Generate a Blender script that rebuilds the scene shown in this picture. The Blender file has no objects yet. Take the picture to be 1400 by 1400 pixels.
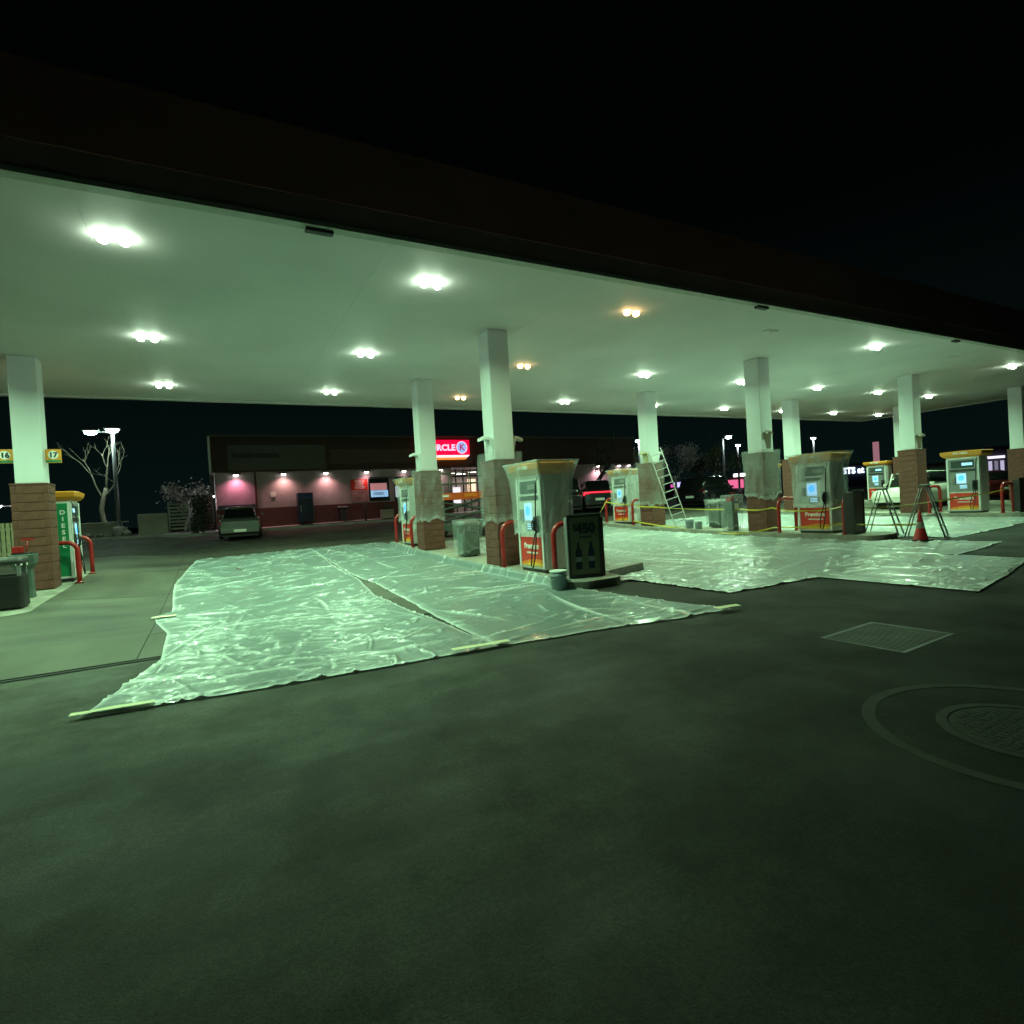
import bpy, bmesh, math, random
import numpy as np
from mathutils import Vector, Matrix
random.seed(7)
RNG = np.random.default_rng(11)
S = bpy.context.scene
COL = S.collection
PI = math.pi

# ------------------------------------------------------------------ camera
cd = bpy.data.cameras.new('camera')
cam = bpy.data.objects.new('camera', cd)
COL.objects.link(cam)
S.camera = cam
cd.sensor_fit = 'HORIZONTAL'
cd.sensor_width = 36.0
cd.lens = 36.0 * 763.6 / 1400.0
cd.clip_start = 0.05
cd.clip_end = 2000
WX = Vector((0.87808, -0.47478, -0.05965))      # camera right in world
WY = Vector((-0.05908, 0.01613, -0.99812))      # camera down in world
WZ = Vector((0.47485, 0.87995, -0.01388))       # camera forward in world
m = Matrix((WX, -WY, -WZ)).transposed().to_4x4()
m.translation = Vector((0, 0, 1.45))
cam.matrix_world = m

# ------------------------------------------------------------------ world: night sky, sun far below the horizon
w = bpy.data.worlds.new('World')
S.world = w
w.use_nodes = True
nt = w.node_tree
nt.nodes.clear()
out = nt.nodes.new('ShaderNodeOutputWorld')
bg = nt.nodes.new('ShaderNodeBackground')
tc = nt.nodes.new('ShaderNodeTexCoord')
sep = nt.nodes.new('ShaderNodeSeparateXYZ')
rmp = nt.nodes.new('ShaderNodeValToRGB')
rmp.color_ramp.elements[0].position = 0.0
rmp.color_ramp.elements[0].color = (0.0018, 0.0056, 0.0052, 1)
rmp.color_ramp.elements[1].position = 0.45
rmp.color_ramp.elements[1].color = (0.0003, 0.0005, 0.0005, 1)
nt.links.new(tc.outputs['Generated'], sep.inputs[0])
nt.links.new(sep.outputs['Z'], rmp.inputs[0])
nt.links.new(rmp.outputs[0], bg.inputs[0])
nt.links.new(bg.outputs[0], out.inputs[0])
bg.inputs[1].default_value = 1.0

# ------------------------------------------------------------------ exposure and sampling
S.view_settings.view_transform = 'Standard'
S.view_settings.look = 'None'
S.view_settings.gamma = 1.0
S.view_settings.exposure = 0.0
S.view_settings.use_curve_mapping = False
S.render.engine = 'CYCLES'
S.cycles.use_denoising = True
S.cycles.max_bounces = 8
S.cycles.diffuse_bounces = 4
S.cycles.glossy_bounces = 3
S.cycles.transparent_max_bounces = 16
S.cycles.sample_clamp_indirect = 4.0
S.cycles.caustics_reflective = False
S.cycles.caustics_refractive = False
CANOPY_W = 215.0
GREEN = (0.52, 1.0, 0.54)
ORANGE = (1.0, 0.66, 0.30)

# ------------------------------------------------------------------ ground height (the lot rises gently towards the shop)
KY = [(-600, -.13), (9, -.13), (11.2, -.11), (14, -.04), (16.4, .03), (20, .22), (24, .40), (28, .68), (32, .95), (36, 1.0), (60, .85), (120, .5), (600, .3)]
_kx = [k[0] for k in KY]
_kz = [k[1] for k in KY]
def gz(x, y):
    side = np.clip(.01 * (np.asarray(x) - 6), -.06, .14)
    rise = np.interp(x, [-5, -2.6, -1.2], [.13, .13, 0]) * np.interp(y, [9, 14], [0, 1])      # apron rising to the left island
    return np.interp(y, _kx, _kz) + side + rise
def g(x, y):
    return float(gz(x, y))

# ------------------------------------------------------------------ materials
def mat(name, col, rough=.6, metal=0., var=.12, scale=6., bump=0., bscale=40., spec=.5, emit=None, es=0., alpha=1., coords='Object', stretch=None, coat=0.):
    mt = bpy.data.materials.new(name)
    mt.use_nodes = True
    n = mt.node_tree
    b = n.nodes['Principled BSDF']
    b.inputs['Roughness'].default_value = rough
    b.inputs['Metallic'].default_value = metal
    b.inputs['Specular IOR Level'].default_value = spec
    b.inputs['Coat Weight'].default_value = coat
    t = n.nodes.new('ShaderNodeTexCoord')
    mp = n.nodes.new('ShaderNodeMapping')
    n.links.new(t.outputs[coords], mp.inputs[0])
    if stretch: mp.inputs['Scale'].default_value = stretch
    nz = n.nodes.new('ShaderNodeTexNoise')
    nz.inputs['Scale'].default_value = scale
    nz.inputs['Detail'].default_value = 5
    n.links.new(mp.outputs[0], nz.inputs['Vector'])
    r = n.nodes.new('ShaderNodeValToRGB')
    r.color_ramp.elements[0].position = .3
    r.color_ramp.elements[1].position = .7
    r.color_ramp.elements[0].color = tuple(max(0, c * (1 - var)) for c in col) + (1,)
    r.color_ramp.elements[1].color = tuple(min(1, c * (1 + var)) for c in col) + (1,)
    n.links.new(nz.outputs['Fac'], r.inputs[0])
    n.links.new(r.outputs[0], b.inputs['Base Color'])
    if bump:
        nb = n.nodes.new('ShaderNodeTexNoise')
        nb.inputs['Scale'].default_value = bscale
        nb.inputs['Detail'].default_value = 6
        n.links.new(mp.outputs[0], nb.inputs['Vector'])
        bp = n.nodes.new('ShaderNodeBump')
        bp.inputs['Strength'].default_value = bump
        bp.inputs['Distance'].default_value = .02
        n.links.new(nb.outputs['Fac'], bp.inputs['Height'])
        n.links.new(bp.outputs[0], b.inputs['Normal'])
    if emit:
        b.inputs['Emission Color'].default_value = tuple(emit) + (1,)
        b.inputs['Emission Strength'].default_value = es
    if alpha < 1: b.inputs['Alpha'].default_value = alpha
    return mt

def asphalt_material():
    mt = bpy.data.materials.new('asphalt')
    mt.use_nodes = True
    n = mt.node_tree
    b = n.nodes['Principled BSDF']
    t = n.nodes.new('ShaderNodeTexCoord')
    def noise(sc, det=6, st=(1, 1, 1), rot=0, ro=.55):
        mp = n.nodes.new('ShaderNodeMapping')
        mp.inputs['Scale'].default_value = st
        mp.inputs['Rotation'].default_value = (0, 0, rot)
        n.links.new(t.outputs['Object'], mp.inputs[0])
        z = n.nodes.new('ShaderNodeTexNoise')
        z.inputs['Scale'].default_value = sc
        z.inputs['Detail'].default_value = det
        z.inputs['Roughness'].default_value = ro
        n.links.new(mp.outputs[0], z.inputs['Vector'])
        return z.outputs['Fac']
    def ramp(src, a, b_, p0=.3, p1=.7):
        r = n.nodes.new('ShaderNodeValToRGB')
        r.color_ramp.elements[0].position = p0
        r.color_ramp.elements[1].position = p1
        r.color_ramp.elements[0].color = a + (1,)
        r.color_ramp.elements[1].color = b_ + (1,)
        n.links.new(src, r.inputs[0])
        return r.outputs[0]
    def mul(a, b_, f=1.):
        x = n.nodes.new('ShaderNodeMix')
        x.data_type = 'RGBA'
        x.blend_type = 'MULTIPLY'
        x.inputs[0].default_value = f
        n.links.new(a, x.inputs[6])
        n.links.new(b_, x.inputs[7])
        return x.outputs[2]
    c = ramp(noise(95, 5, ro=.75), (.030, .032, .027), (.122, .125, .104), .30, .72)
    c = mul(c, ramp(noise(38, 3), (.80, .80, .78), (1.15, 1.15, 1.1), .35, .65))
    c = mul(c, ramp(noise(1.9, 6, (1, .8, 1), .9), (.72, .70, .66), (1.05, 1.05, 1.05), .40, .52))
    c = mul(c, ramp(noise(.33, 5), (.66, .66, .64), (1.12, 1.12, 1.08), .36, .62))
    c = mul(c, ramp(noise(.5, 5, (1, 4.5, 1), .35), (.70, .70, .70), (1.1, 1.1, 1.1), .38, .62))
    c = mul(c, ramp(noise(5, 6), (.80, .80, .80), (1.08, 1.08, 1.08)))
    # light falloff painted into the colour: darker round the manhole and grate, ragged edge
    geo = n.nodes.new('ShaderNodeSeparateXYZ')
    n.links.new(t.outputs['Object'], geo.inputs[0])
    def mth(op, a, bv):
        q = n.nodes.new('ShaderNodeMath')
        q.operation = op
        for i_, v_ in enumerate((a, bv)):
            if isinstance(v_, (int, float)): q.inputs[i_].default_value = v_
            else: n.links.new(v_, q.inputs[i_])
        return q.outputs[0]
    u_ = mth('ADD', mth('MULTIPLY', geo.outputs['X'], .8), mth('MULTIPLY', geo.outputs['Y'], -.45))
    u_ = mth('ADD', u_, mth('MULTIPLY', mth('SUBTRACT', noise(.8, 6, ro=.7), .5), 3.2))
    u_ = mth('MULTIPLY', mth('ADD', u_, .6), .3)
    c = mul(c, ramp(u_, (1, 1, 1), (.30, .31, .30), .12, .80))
    # scattered oil drips
    dv = n.nodes.new('ShaderNodeTexVoronoi')
    dv.inputs['Scale'].default_value = 1.7
    n.links.new(t.outputs['Object'], dv.inputs['Vector'])
    c = mul(c, ramp(mth('ADD', dv.outputs['Distance'], mth('MULTIPLY', noise(9, 4), .12)), (.62, .62, .60), (1, 1, 1), .10, .16))
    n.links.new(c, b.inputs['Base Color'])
    rr = ramp(noise(.9, 5), (.62, .62, .62), (.85, .85, .85))
    n.links.new(rr, b.inputs['Roughness'])
    b.inputs['Specular IOR Level'].default_value = .35
    bp = n.nodes.new('ShaderNodeBump')
    bp.inputs['Strength'].default_value = .9
    bp.inputs['Distance'].default_value = .012
    n.links.new(noise(85, 5, ro=.75), bp.inputs['Height'])
    n.links.new(bp.outputs[0], b.inputs['Normal'])
    return mt

def sheet_material(name, col, trans, rough, bscale, bstr, stretch=(1, 1, 1), spec=.7, folds=False):
    mt = bpy.data.materials.new(name)
    mt.use_nodes = True
    n = mt.node_tree
    b = n.nodes['Principled BSDF']
    o = n.nodes['Material Output']
    b.inputs['Base Color'].default_value = col + (1,)
    b.inputs['Roughness'].default_value = rough
    b.inputs['Specular IOR Level'].default_value = spec
    b.inputs['Coat Weight'].default_value = .22
    b.inputs['Coat Roughness'].default_value = rough * .3
    t = n.nodes.new('ShaderNodeTexCoord')
    mp = n.nodes.new('ShaderNodeMapping')
    mp.inputs['Scale'].default_value = stretch
    n.links.new(t.outputs['Object'], mp.inputs[0])
    wn = n.nodes.new('ShaderNodeTexNoise')
    wn.inputs['Scale'].default_value = bscale
    wn.inputs['Detail'].default_value = 4
    wn.inputs['Distortion'].default_value = 1.2
    n.links.new(mp.outputs[0], wn.inputs['Vector'])
    vo = n.nodes.new('ShaderNodeTexVoronoi')
    vo.feature = 'DISTANCE_TO_EDGE'
    vo.inputs['Scale'].default_value = bscale * .8
    wv = n.nodes.new('ShaderNodeMixRGB')
    wv.inputs[0].default_value = .25
    n.links.new(mp.outputs[0], wv.inputs[1])
    n.links.new(wn.outputs['Color'], wv.inputs[2])
    n.links.new(wv.outputs[0], vo.inputs['Vector'])
    ad = n.nodes.new('ShaderNodeMath')
    ad.operation = 'ADD'
    n.links.new(wn.outputs['Fac'], ad.inputs[0])
    n.links.new(vo.outputs['Distance'], ad.inputs[1])
    bp = n.nodes.new('ShaderNodeBump')
    bp.inputs['Strength'].default_value = bstr
    if folds:                     # some stretches lie taut, others crinkle
        cr = n.nodes.new('ShaderNodeTexNoise')
        cr.inputs['Scale'].default_value = .55
        n.links.new(t.outputs['Object'], cr.inputs['Vector'])
        cm2 = n.nodes.new('ShaderNodeMapRange')
        cm2.inputs['From Min'].default_value = .35
        cm2.inputs['From Max'].default_value = .65
        cm2.inputs['To Min'].default_value = bstr * .25
        cm2.inputs['To Max'].default_value = bstr * 1.3
        n.links.new(cr.outputs['Fac'], cm2.inputs['Value'])
        n.links.new(cm2.outputs[0], bp.inputs['Strength'])
    bp.inputs['Distance'].default_value = .03
    n.links.new(ad.outputs[0], bp.inputs['Height'])
    n.links.new(bp.outputs[0], b.inputs['Normal'])
    tr = n.nodes.new('ShaderNodeBsdfTransparent')
    mx = n.nodes.new('ShaderNodeMixShader')
    big = n.nodes.new('ShaderNodeTexNoise')
    big.inputs['Scale'].default_value = 1.3
    big.inputs['Detail'].default_value = 4
    n.links.new(t.outputs['Object'], big.inputs['Vector'])
    mr = n.nodes.new('ShaderNodeMapRange')
    mr.inputs['From Min'].default_value = .3
    mr.inputs['From Max'].default_value = .7
    mr.inputs['To Min'].default_value = trans * .82
    mr.inputs['To Max'].default_value = min(1, trans * 1.15)
    n.links.new(big.outputs['Fac'], mr.inputs['Value'])
    if folds:                     # film lying double or gathered in a fold is denser and whiter
        at = n.nodes.new('ShaderNodeAttribute')
        at.attribute_name = 'fold'
        inv = n.nodes.new('ShaderNodeMath')
        inv.operation = 'MULTIPLY_ADD'
        inv.inputs[1].default_value = -.9
        inv.inputs[2].default_value = 1
        inv.use_clamp = True
        n.links.new(at.outputs['Fac'], inv.inputs[0])
        pr = n.nodes.new('ShaderNodeMath')
        pr.operation = 'MULTIPLY'
        n.links.new(inv.outputs[0], pr.inputs[0])
        n.links.new(mr.outputs[0], pr.inputs[1])
        n.links.new(pr.outputs[0], mx.inputs[0])
        cm = n.nodes.new('ShaderNodeMix')
        cm.data_type = 'RGBA'
        cm.inputs[6].default_value = col + (1,)
        cm.inputs[7].default_value = (.78, .82, .82, 1)
        n.links.new(at.outputs['Fac'], cm.inputs[0])
        n.links.new(cm.outputs[2], b.inputs['Base Color'])
    else: n.links.new(mr.outputs[0], mx.inputs[0])
    n.links.new(b.outputs[0], mx.inputs[1])
    n.links.new(tr.outputs[0], mx.inputs[2])
    n.links.new(mx.outputs[0], o.inputs['Surface'])
    return mt

def glow(name, col, st):
    return mat(name, tuple(min(1, c) for c in col), .5, var=.0, emit=col, es=st)

M = dict(
    asphalt=asphalt_material(),
    concrete=mat('concrete', (.072, .070, .052), .75, var=.45, scale=.9, stretch=(1, .35, 1), bump=.35, bscale=60, coords='Object'),
    concrete_dark=mat('concrete_stained', (.062, .060, .046), .7, var=.55, scale=.8, stretch=(.5, 1.2, 1), bump=.35, bscale=60),
    joint=mat('joint_filler', (.02, .02, .018), .8),
    island=mat('island_concrete', (.26, .25, .21), .75, var=.25, scale=3, bump=.3, bscale=50),
    kerb=mat('kerb_concrete', (.36, .35, .33), .8, var=.2, scale=2, bump=.3),
    white=mat('white_paint', (.66, .68, .70), .42, var=.05, scale=1.5),
    ceiling=mat('ceiling_enamel', (.68, .63, .66), .58, var=.08, scale=.5, spec=.28),
    brick=mat('brick_brown', (.125, .044, .030), .82, var=.25, scale=9, bump=.7, bscale=70),
    mortar=mat('mortar', (.15, .085, .055), .9, var=.1),
    fascia=mat('fascia_maroon', (.46, .20, .17), .45, var=.12, scale=1.2),
    fascia2=mat('fascia_band', (.44, .27, .24), .45, var=.12, scale=1.2),
    trim=mat('drip_trim', (.45, .45, .42), .5),
    dark=mat('dark_metal', (.03, .03, .03), .5),
    black=mat('black_rubber', (.012, .012, .012), .5),
    red=mat('red_paint', (.34, .018, .016), .32, var=.15, scale=8),
    yellow=mat('topper_yellow', (.70, .27, .03), .4, var=.08),
    cabinet=mat('cabinet_white', (.72, .73, .72), .4, var=.07, scale=3),
    steel=mat('steel_grey', (.24, .25, .25), .42, .3, var=.1),
    panel_red=mat('panel_red', (.62, .035, .015), .4, var=.05),
    panel_orange=mat('panel_orange', (.80, .24, .02), .4),
    panel_yellow=mat('panel_yellow', (.85, .50, .05), .4),
    print_white=mat('print_white', (.80, .79, .74), .5, var=.02),
    print_dark=mat('print_dark', (.012, .016, .03), .5, var=.02),
    diesel=mat('diesel_green', (.01, .22, .09), .4, var=.06),
    screen=glow('screen_blue', (.06, .38, 1.0), 1.3),
    screen_dim=glow('screen_pale', (.40, .68, 1.0), .75),
    display=mat('display_glass', (.06, .08, .08), .15),
    sheet=sheet_material('plastic_sheet', (.215, .28, .275), .26, .40, 4.5, .8, (1, 1.8, 1), 1.0, True),
    sheet_lit=sheet_material('lit_sheet', (.40, .46, .46), .10, .34, 4.0, .75, (1, 1.8, 1), 1.0, True),  # same film, colour lightened to stand for brighter light on the right-hand sheets
    wrap=sheet_material('plastic_wrap', (.50, .58, .56), .72, .22, 3.5, .7, (1, 1, .5), 1.0, True),
    wrap_thin=sheet_material('thin_wrap', (.55, .62, .60), .90, .25, 3, .7, (1, 1, .5), 1.0, True),
    tape=mat('masking_tape', (.80, .78, .48), .6, var=.1),
    caution=mat('caution_tape', (.55, .47, .04), .35, var=.25, scale=12),
    alu=mat('aluminium', (.48, .48, .46), .32, .6, var=.1),
    bucket=mat('bucket_plastic', (.22, .27, .29), .45, var=.12),
    poster=mat('poster_paper', (.15, .16, .10), .5, var=.12, scale=4),
    poster_dark=mat('poster_maroon', (.06, .02, .016), .45, var=.3),
    wood=mat('timber', (.34, .33, .31), .8, var=.25, stretch=(1, 8, 8)),
    cone=mat('cone_red', (.60, .03, .035), .5, var=.1),
    stucco=mat('stucco_mauve', (.42, .36, .36), .9, var=.10, scale=2.5, bump=.4, bscale=30),
    wainscot=mat('wainscot_brick', (.11, .04, .038), .85, var=.2, scale=8, bump=.4),
    parapet=mat('parapet_brown', (.075, .042, .034), .8, var=.15),
    board=mat('sign_board_grey', (.12, .12, .10), .7, var=.08),
    navy=mat('navy_enamel', (.012, .022, .06), .35, var=.1),
    glass=mat('window_glass', (.02, .025, .03), .08, var=.02),
    carglass=mat('car_glass', (.01, .012, .012), .05, var=.02, spec=.8),
    silver=mat('car_silver', (.13, .13, .115), .28, .5, var=.03, coat=.6),
    carblack=mat('car_black', (.010, .010, .014), .22, var=.02, coat=.8),
    carwhite=mat('car_white', (.62, .62, .56), .3, var=.03, coat=.5),
    carred=mat('car_maroon', (.07, .010, .012), .3, var=.03, coat=.5),
    tyre=mat('tyre', (.015, .015, .015), .8),
    rim=mat('rim', (.35, .35, .36), .3, .7),
    bark=mat('bark_pale', (.30, .28, .20), .85, var=.3, scale=12, bump=.6),
    leaf=mat('leaf_green', (.050, .075, .030), .6, var=.4, scale=3),
    leaf_dry=mat('leaf_pale', (.20, .19, .16), .7, var=.4, scale=3),
    rock=mat('rock', (.16, .15, .13), .9, var=.3, scale=3, bump=.8, bscale=8),
    tan=mat('tan_render', (.36, .33, .27), .85, var=.12, scale=2, bump=.3),
    fence=mat('fence_slat_pale', (.40, .37, .22), .8, var=.15),
    orange=mat('lift_orange', (.60, .10, .012), .4, var=.12),
    tealgrey=mat('lift_grey', (.07, .10, .085), .45, var=.15),
)

# ------------------------------------------------------------------ mesh helpers
def box(bm, x0, x1, y0, y1, z0, z1, mtx=None, mi=0):
    vs = [bm.verts.new(Vector(p)) for p in ((x0, y0, z0), (x1, y0, z0), (x1, y1, z0), (x0, y1, z0), (x0, y0, z1), (x1, y0, z1), (x1, y1, z1), (x0, y1, z1))]
    if mtx is not None:
        for v in vs: v.co = mtx @ v.co
    for f in ((0, 3, 2, 1), (4, 5, 6, 7), (0, 1, 5, 4), (1, 2, 6, 5), (2, 3, 7, 6), (3, 0, 4, 7)):
        bm.faces.new([vs[i] for i in f]).material_index = mi
    return vs

def frames(pts):
    out = []
    up = Vector((0, 0, 1))
    for i, p in enumerate(pts):
        a = pts[max(0, i - 1)]
        b = pts[min(len(pts) - 1, i + 1)]
        t = (Vector(b) - Vector(a)).normalized()
        u = up if abs(t.dot(up)) < .95 else Vector((1, 0, 0))
        if out:
            n = out[-1][0] - t * out[-1][0].dot(t)
            n = n.normalized() if n.length > 1e-5 else t.cross(u).normalized()
        else: n = t.cross(u).normalized()
        out.append((n, t.cross(n).normalized()))
    return out

def tube(bm, pts, r, seg=8, cap=True):
    pts = [Vector(p) for p in pts]
    rr = r if isinstance(r, (list, tuple)) else [r] * len(pts)
    rings = []
    for p, (a, b), q in zip(pts, frames(pts), rr):
        rings.append([bm.verts.new(p + (a * math.cos(2 * PI * k / seg) + b * math.sin(2 * PI * k / seg)) * q) for k in range(seg)])
    for A, B in zip(rings, rings[1:]):
        for k in range(seg):
            f = bm.faces.new((A[k], A[(k + 1) % seg], B[(k + 1) % seg], B[k]))
            f.smooth = True
    if cap:
        bm.faces.new(rings[0][::-1])
        bm.faces.new(rings[-1])

def lathe(bm, prof, seg=20, c=(0, 0, 0)):
    rings = []
    for r, z in prof:
        rings.append([bm.verts.new((c[0] + r * math.cos(2 * PI * k / seg), c[1] + r * math.sin(2 * PI * k / seg), c[2] + z)) for k in range(seg)])
    for A, B in zip(rings, rings[1:]):
        for k in range(seg):
            f = bm.faces.new((A[k], A[(k + 1) % seg], B[(k + 1) % seg], B[k]))
            f.smooth = True
    bm.faces.new(rings[0][::-1])
    bm.faces.new(rings[-1])

def prism(bm, poly, a, b, axis='y'):
    # poly in the plane across the axis; extruded from a to b
    def P(u, v, t):
        return (u, t, v) if axis == 'y' else ((t, u, v) if axis == 'x' else (u, v, t))
    A = [bm.verts.new(P(u, v, a)) for u, v in poly]
    B = [bm.verts.new(P(u, v, b)) for u, v in poly]
    bm.faces.new(A[::-1])
    bm.faces.new(B)
    for i in range(len(poly)):
        j = (i + 1) % len(poly)
        bm.faces.new((A[i], A[j], B[j], B[i]))

def loft(bm, secs, smooth=True, cap=True):
    rings = [[bm.verts.new(Vector(p)) for p in s] for s in secs]
    n = len(rings[0])
    for A, B in zip(rings, rings[1:]):
        for k in range(n):
            f = bm.faces.new((A[k], A[(k + 1) % n], B[(k + 1) % n], B[k]))
            f.smooth = smooth
    if cap:
        bm.faces.new(rings[0][::-1])
        bm.faces.new(rings[-1])

def link(name, mesh, parent=None, loc=None):
    o = bpy.data.objects.new(name, mesh)
    COL.objects.link(o)
    if parent: o.parent = parent
    if loc: o.location = loc
    return o

def ob(name, bm, material, parent=None, bevel=0, seg=2, loc=None, fix=True):
    me = bpy.data.meshes.new(name)
    if fix: bmesh.ops.recalc_face_normals(bm, faces=bm.faces)
    bm.to_mesh(me)
    bm.free()
    for mm in (material if isinstance(material, (list, tuple)) else [material]): me.materials.append(mm)
    o = link(name, me, parent, loc)
    if bevel:
        b = o.modifiers.new('bevel', 'BEVEL')
        b.width = bevel
        b.segments = seg
        b.limit_method = 'ANGLE'
    return o

def boxo(name, dims, material, parent=None, bevel=0, mtx=None):
    bm = bmesh.new()
    box(bm, *dims, mtx=mtx)
    return ob(name, bm, material, parent, bevel)

def tubeo(name, pts, r, material, parent=None, seg=8):
    bm = bmesh.new()
    tube(bm, pts, r, seg)
    return ob(name, bm, material, parent)

def thing(name, label, cat, loc=(0, 0, 0), rz=0, group=None):
    o = bpy.data.objects.new(name, None)
    COL.objects.link(o)
    o.location = loc
    o.rotation_euler = (0, 0, rz)
    return tag(o, label, cat, group)

def tag(o, label, cat, group=None):
    o['label'] = label
    o['category'] = cat
    if group: o['group'] = group
    return o

def copy_tree(o, parent=None):
    c = o.copy()
    COL.objects.link(c)
    if parent: c.parent = parent
    for ch in KIDS(o): copy_tree(ch, c)
    return c
def KIDS(o):
    return [x for x in list(COL.objects) if x.parent == o]

def text_mesh(s, size, depth=.004, bold=0.0, align='CENTER'):
    cu = bpy.data.curves.new('txt', 'FONT')
    cu.body = s
    cu.size = size
    cu.extrude = depth
    cu.offset = bold
    cu.resolution_u = 3
    cu.align_x = align
    cu.align_y = 'CENTER'
    o = bpy.data.objects.new('txt', cu)
    COL.objects.link(o)
    bpy.context.view_layer.update()
    me = bpy.data.meshes.new_from_object(o.evaluated_get(bpy.context.evaluated_depsgraph_get()))
    bpy.data.objects.remove(o)
    bpy.data.curves.remove(cu)
    return me

def text(s, size, material, parent, loc, rot, name='lettering', bold=0., align='CENTER', sx=1.):
    me = text_mesh(s, size, .003, bold, align)
    me.materials.clear()
    me.materials.append(material)
    o = link(name, me, parent)
    o.location = loc
    o.rotation_euler = rot
    o.scale = (sx, 1, 1)
    return o
FRONT = (PI / 2, 0, 0)                 # reads from -Y
LEFTF = (PI / 2, 0, -PI / 2)           # reads from -X

def lamp(name, kind, loc, energy, col, parent=None, **kw):
    l = bpy.data.lights.new(name, kind)
    l.energy = energy
    l.color = col
    for k, v in kw.items(): setattr(l, k, v)
    o = bpy.data.objects.new(name, l)
    COL.objects.link(o)
    o.location = loc
    if parent: o.parent = parent
    return o

# ------------------------------------------------------------------ ground
def grid_lines(a, b, step, extra=()):
    v = set(np.round(np.arange(a, b + 1e-6, step), 3)) | {e for e in extra if a < e < b} | {a, b}
    return sorted(float(x) for x in v)
def surface(name, xs, ys, dz, material, parent=None, skirt=0):
    X, Y = np.meshgrid(xs, ys)
    Z = gz(X, Y) + dz
    if name == 'asphalt_ground': Z = Z - .05 * ((X > -9) & (X < 37) & (Y > 8.9) & (Y < 22.9))
    nx, ny = len(xs), len(ys)
    vs = np.stack([X, Y, Z], -1).reshape(-1, 3).tolist()
    fs = [(j * nx + i, j * nx + i + 1, (j + 1) * nx + i + 1, (j + 1) * nx + i) for j in range(ny - 1) for i in range(nx - 1)]
    if skirt:
        ring = [i for i in range(nx)] + [j * nx + nx - 1 for j in range(1, ny)] + [(ny - 1) * nx + i for i in range(nx - 2, -1, -1)] + [j * nx for j in range(ny - 2, 0, -1)]
        base = len(vs)
        for r in ring: vs.append([vs[r][0], vs[r][1], vs[r][2] - skirt])
        k = len(ring)
        for i in range(k): fs.append((ring[i], base + i, base + (i + 1) % k, ring[(i + 1) % k]))
    me = bpy.data.meshes.new(name)
    me.from_pydata(vs, [], fs)
    me.materials.append(material)
    return link(name, me, parent)
xs = sorted(set([-600, -300, -120, -60, -30] + grid_lines(-20, 45, 2.5, (-5, -2.6, -1.2, 0, 20)) + [60, 90, 140, 300, 600]))
ys = sorted(set([-300, -60, -20] + grid_lines(-8, 44, 2, (9, 11.2, 14, 16.4)) + [60, 90, 140, 300, 600]))
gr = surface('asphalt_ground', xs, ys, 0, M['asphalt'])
gr['kind'] = 'structure'

# concrete pad under the canopy: slabs with open joints
pad = surface('concrete_pad', grid_lines(-10.2, 38, 2.4, (-5, -2.6, -1.2, 0, 20)), grid_lines(8.18, 23.6, 2, (9, 11.2, 14, 16.4, 20)), .003, M['joint'])
pad['kind'] = 'structure'
cols_x = [-10.2 + 4.65 * i for i in range(11)]
rows_y = [8.25, 9.98, 14.3, 18.8, 23.5]
for j in range(4):
    for i in range(10):
        a, b = cols_x[i], cols_x[i + 1]
        surface('slab', grid_lines(round(a + .007, 3), round(b - .007, 3), 1.2, (-5, -2.6, -1.2, 0, 20)), grid_lines(rows_y[j] + .007, rows_y[j + 1] - .007, 1.1, (9, 11.2, 14, 16.4, 20)), .012 + .002 * ((i + j) % 2), M['concrete_dark' if j in (1, 3) else 'concrete'], pad, skirt=.012)

# pump islands
ISX = [-3.58, 6.07, 15.3, 24.1, 33.5]
ISL = .15
def isl(X): return .025 if X < 0 else ISL
def stadium(x0, x1, y0, y1, r=.35):
    pts = []
    for cx, cy, a0 in ((x1 - r, y0 + r, -90), (x1 - r, y1 - r, 0), (x0 + r, y1 - r, 90), (x0 + r, y0 + r, 180)):
        for k in range(7):
            a = math.radians(a0 + 15 * k)
            pts.append((cx + r * math.cos(a), cy + r * math.sin(a)))
    return pts
for n, X in enumerate(ISX):
    bm = bmesh.new()
    base = stadium(X - .58, X + .58, 8.0 if n else 13.0, 19.6)
    # slice along y so that the top follows the lot
    ycuts = [9, 11.2, 14, 16.4]
    vs_t, vs_b = [], []
    pts = []
    for i, p in enumerate(base):
        q = base[(i + 1) % len(base)]
        pts.append(p)
        if abs(q[1] - p[1]) > 2:
            cs = [c for c in ycuts if min(p[1], q[1]) < c < max(p[1], q[1])]
            cs = sorted(cs, reverse=q[1] < p[1])
            for c in cs: pts.append((p[0], c))
    top = [bm.verts.new((x, y, g(x, y) + isl(X))) for x, y in pts]
    bot = [bm.verts.new((x, y, g(x, y) - .1)) for x, y in pts]
    bm.faces.new(top)
    for i in range(len(pts)):
        j = (i + 1) % len(pts)
        bm.faces.new((bot[i], bot[j], top[j], top[i]))
    bmesh.ops.triangulate(bm, faces=[f for f in bm.faces if len(f.verts) > 4])
    o = ob('pump_island', bm, M['island'], None)
    tag(o, ['raised concrete pump island under the left-hand brick column and green diesel pump', 'raised concrete island carrying the nearest wrapped pump and poster case', 'raised concrete island with the ladder, wrapped drum and wrapped pump', 'raised concrete island carrying the unwrapped pump behind the step ladders', 'farthest right concrete island under the brick column at the frame edge'][n], 'pump island', 'concrete pump islands')
def iz(X, y): return g(X, y) + isl(X)

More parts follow.
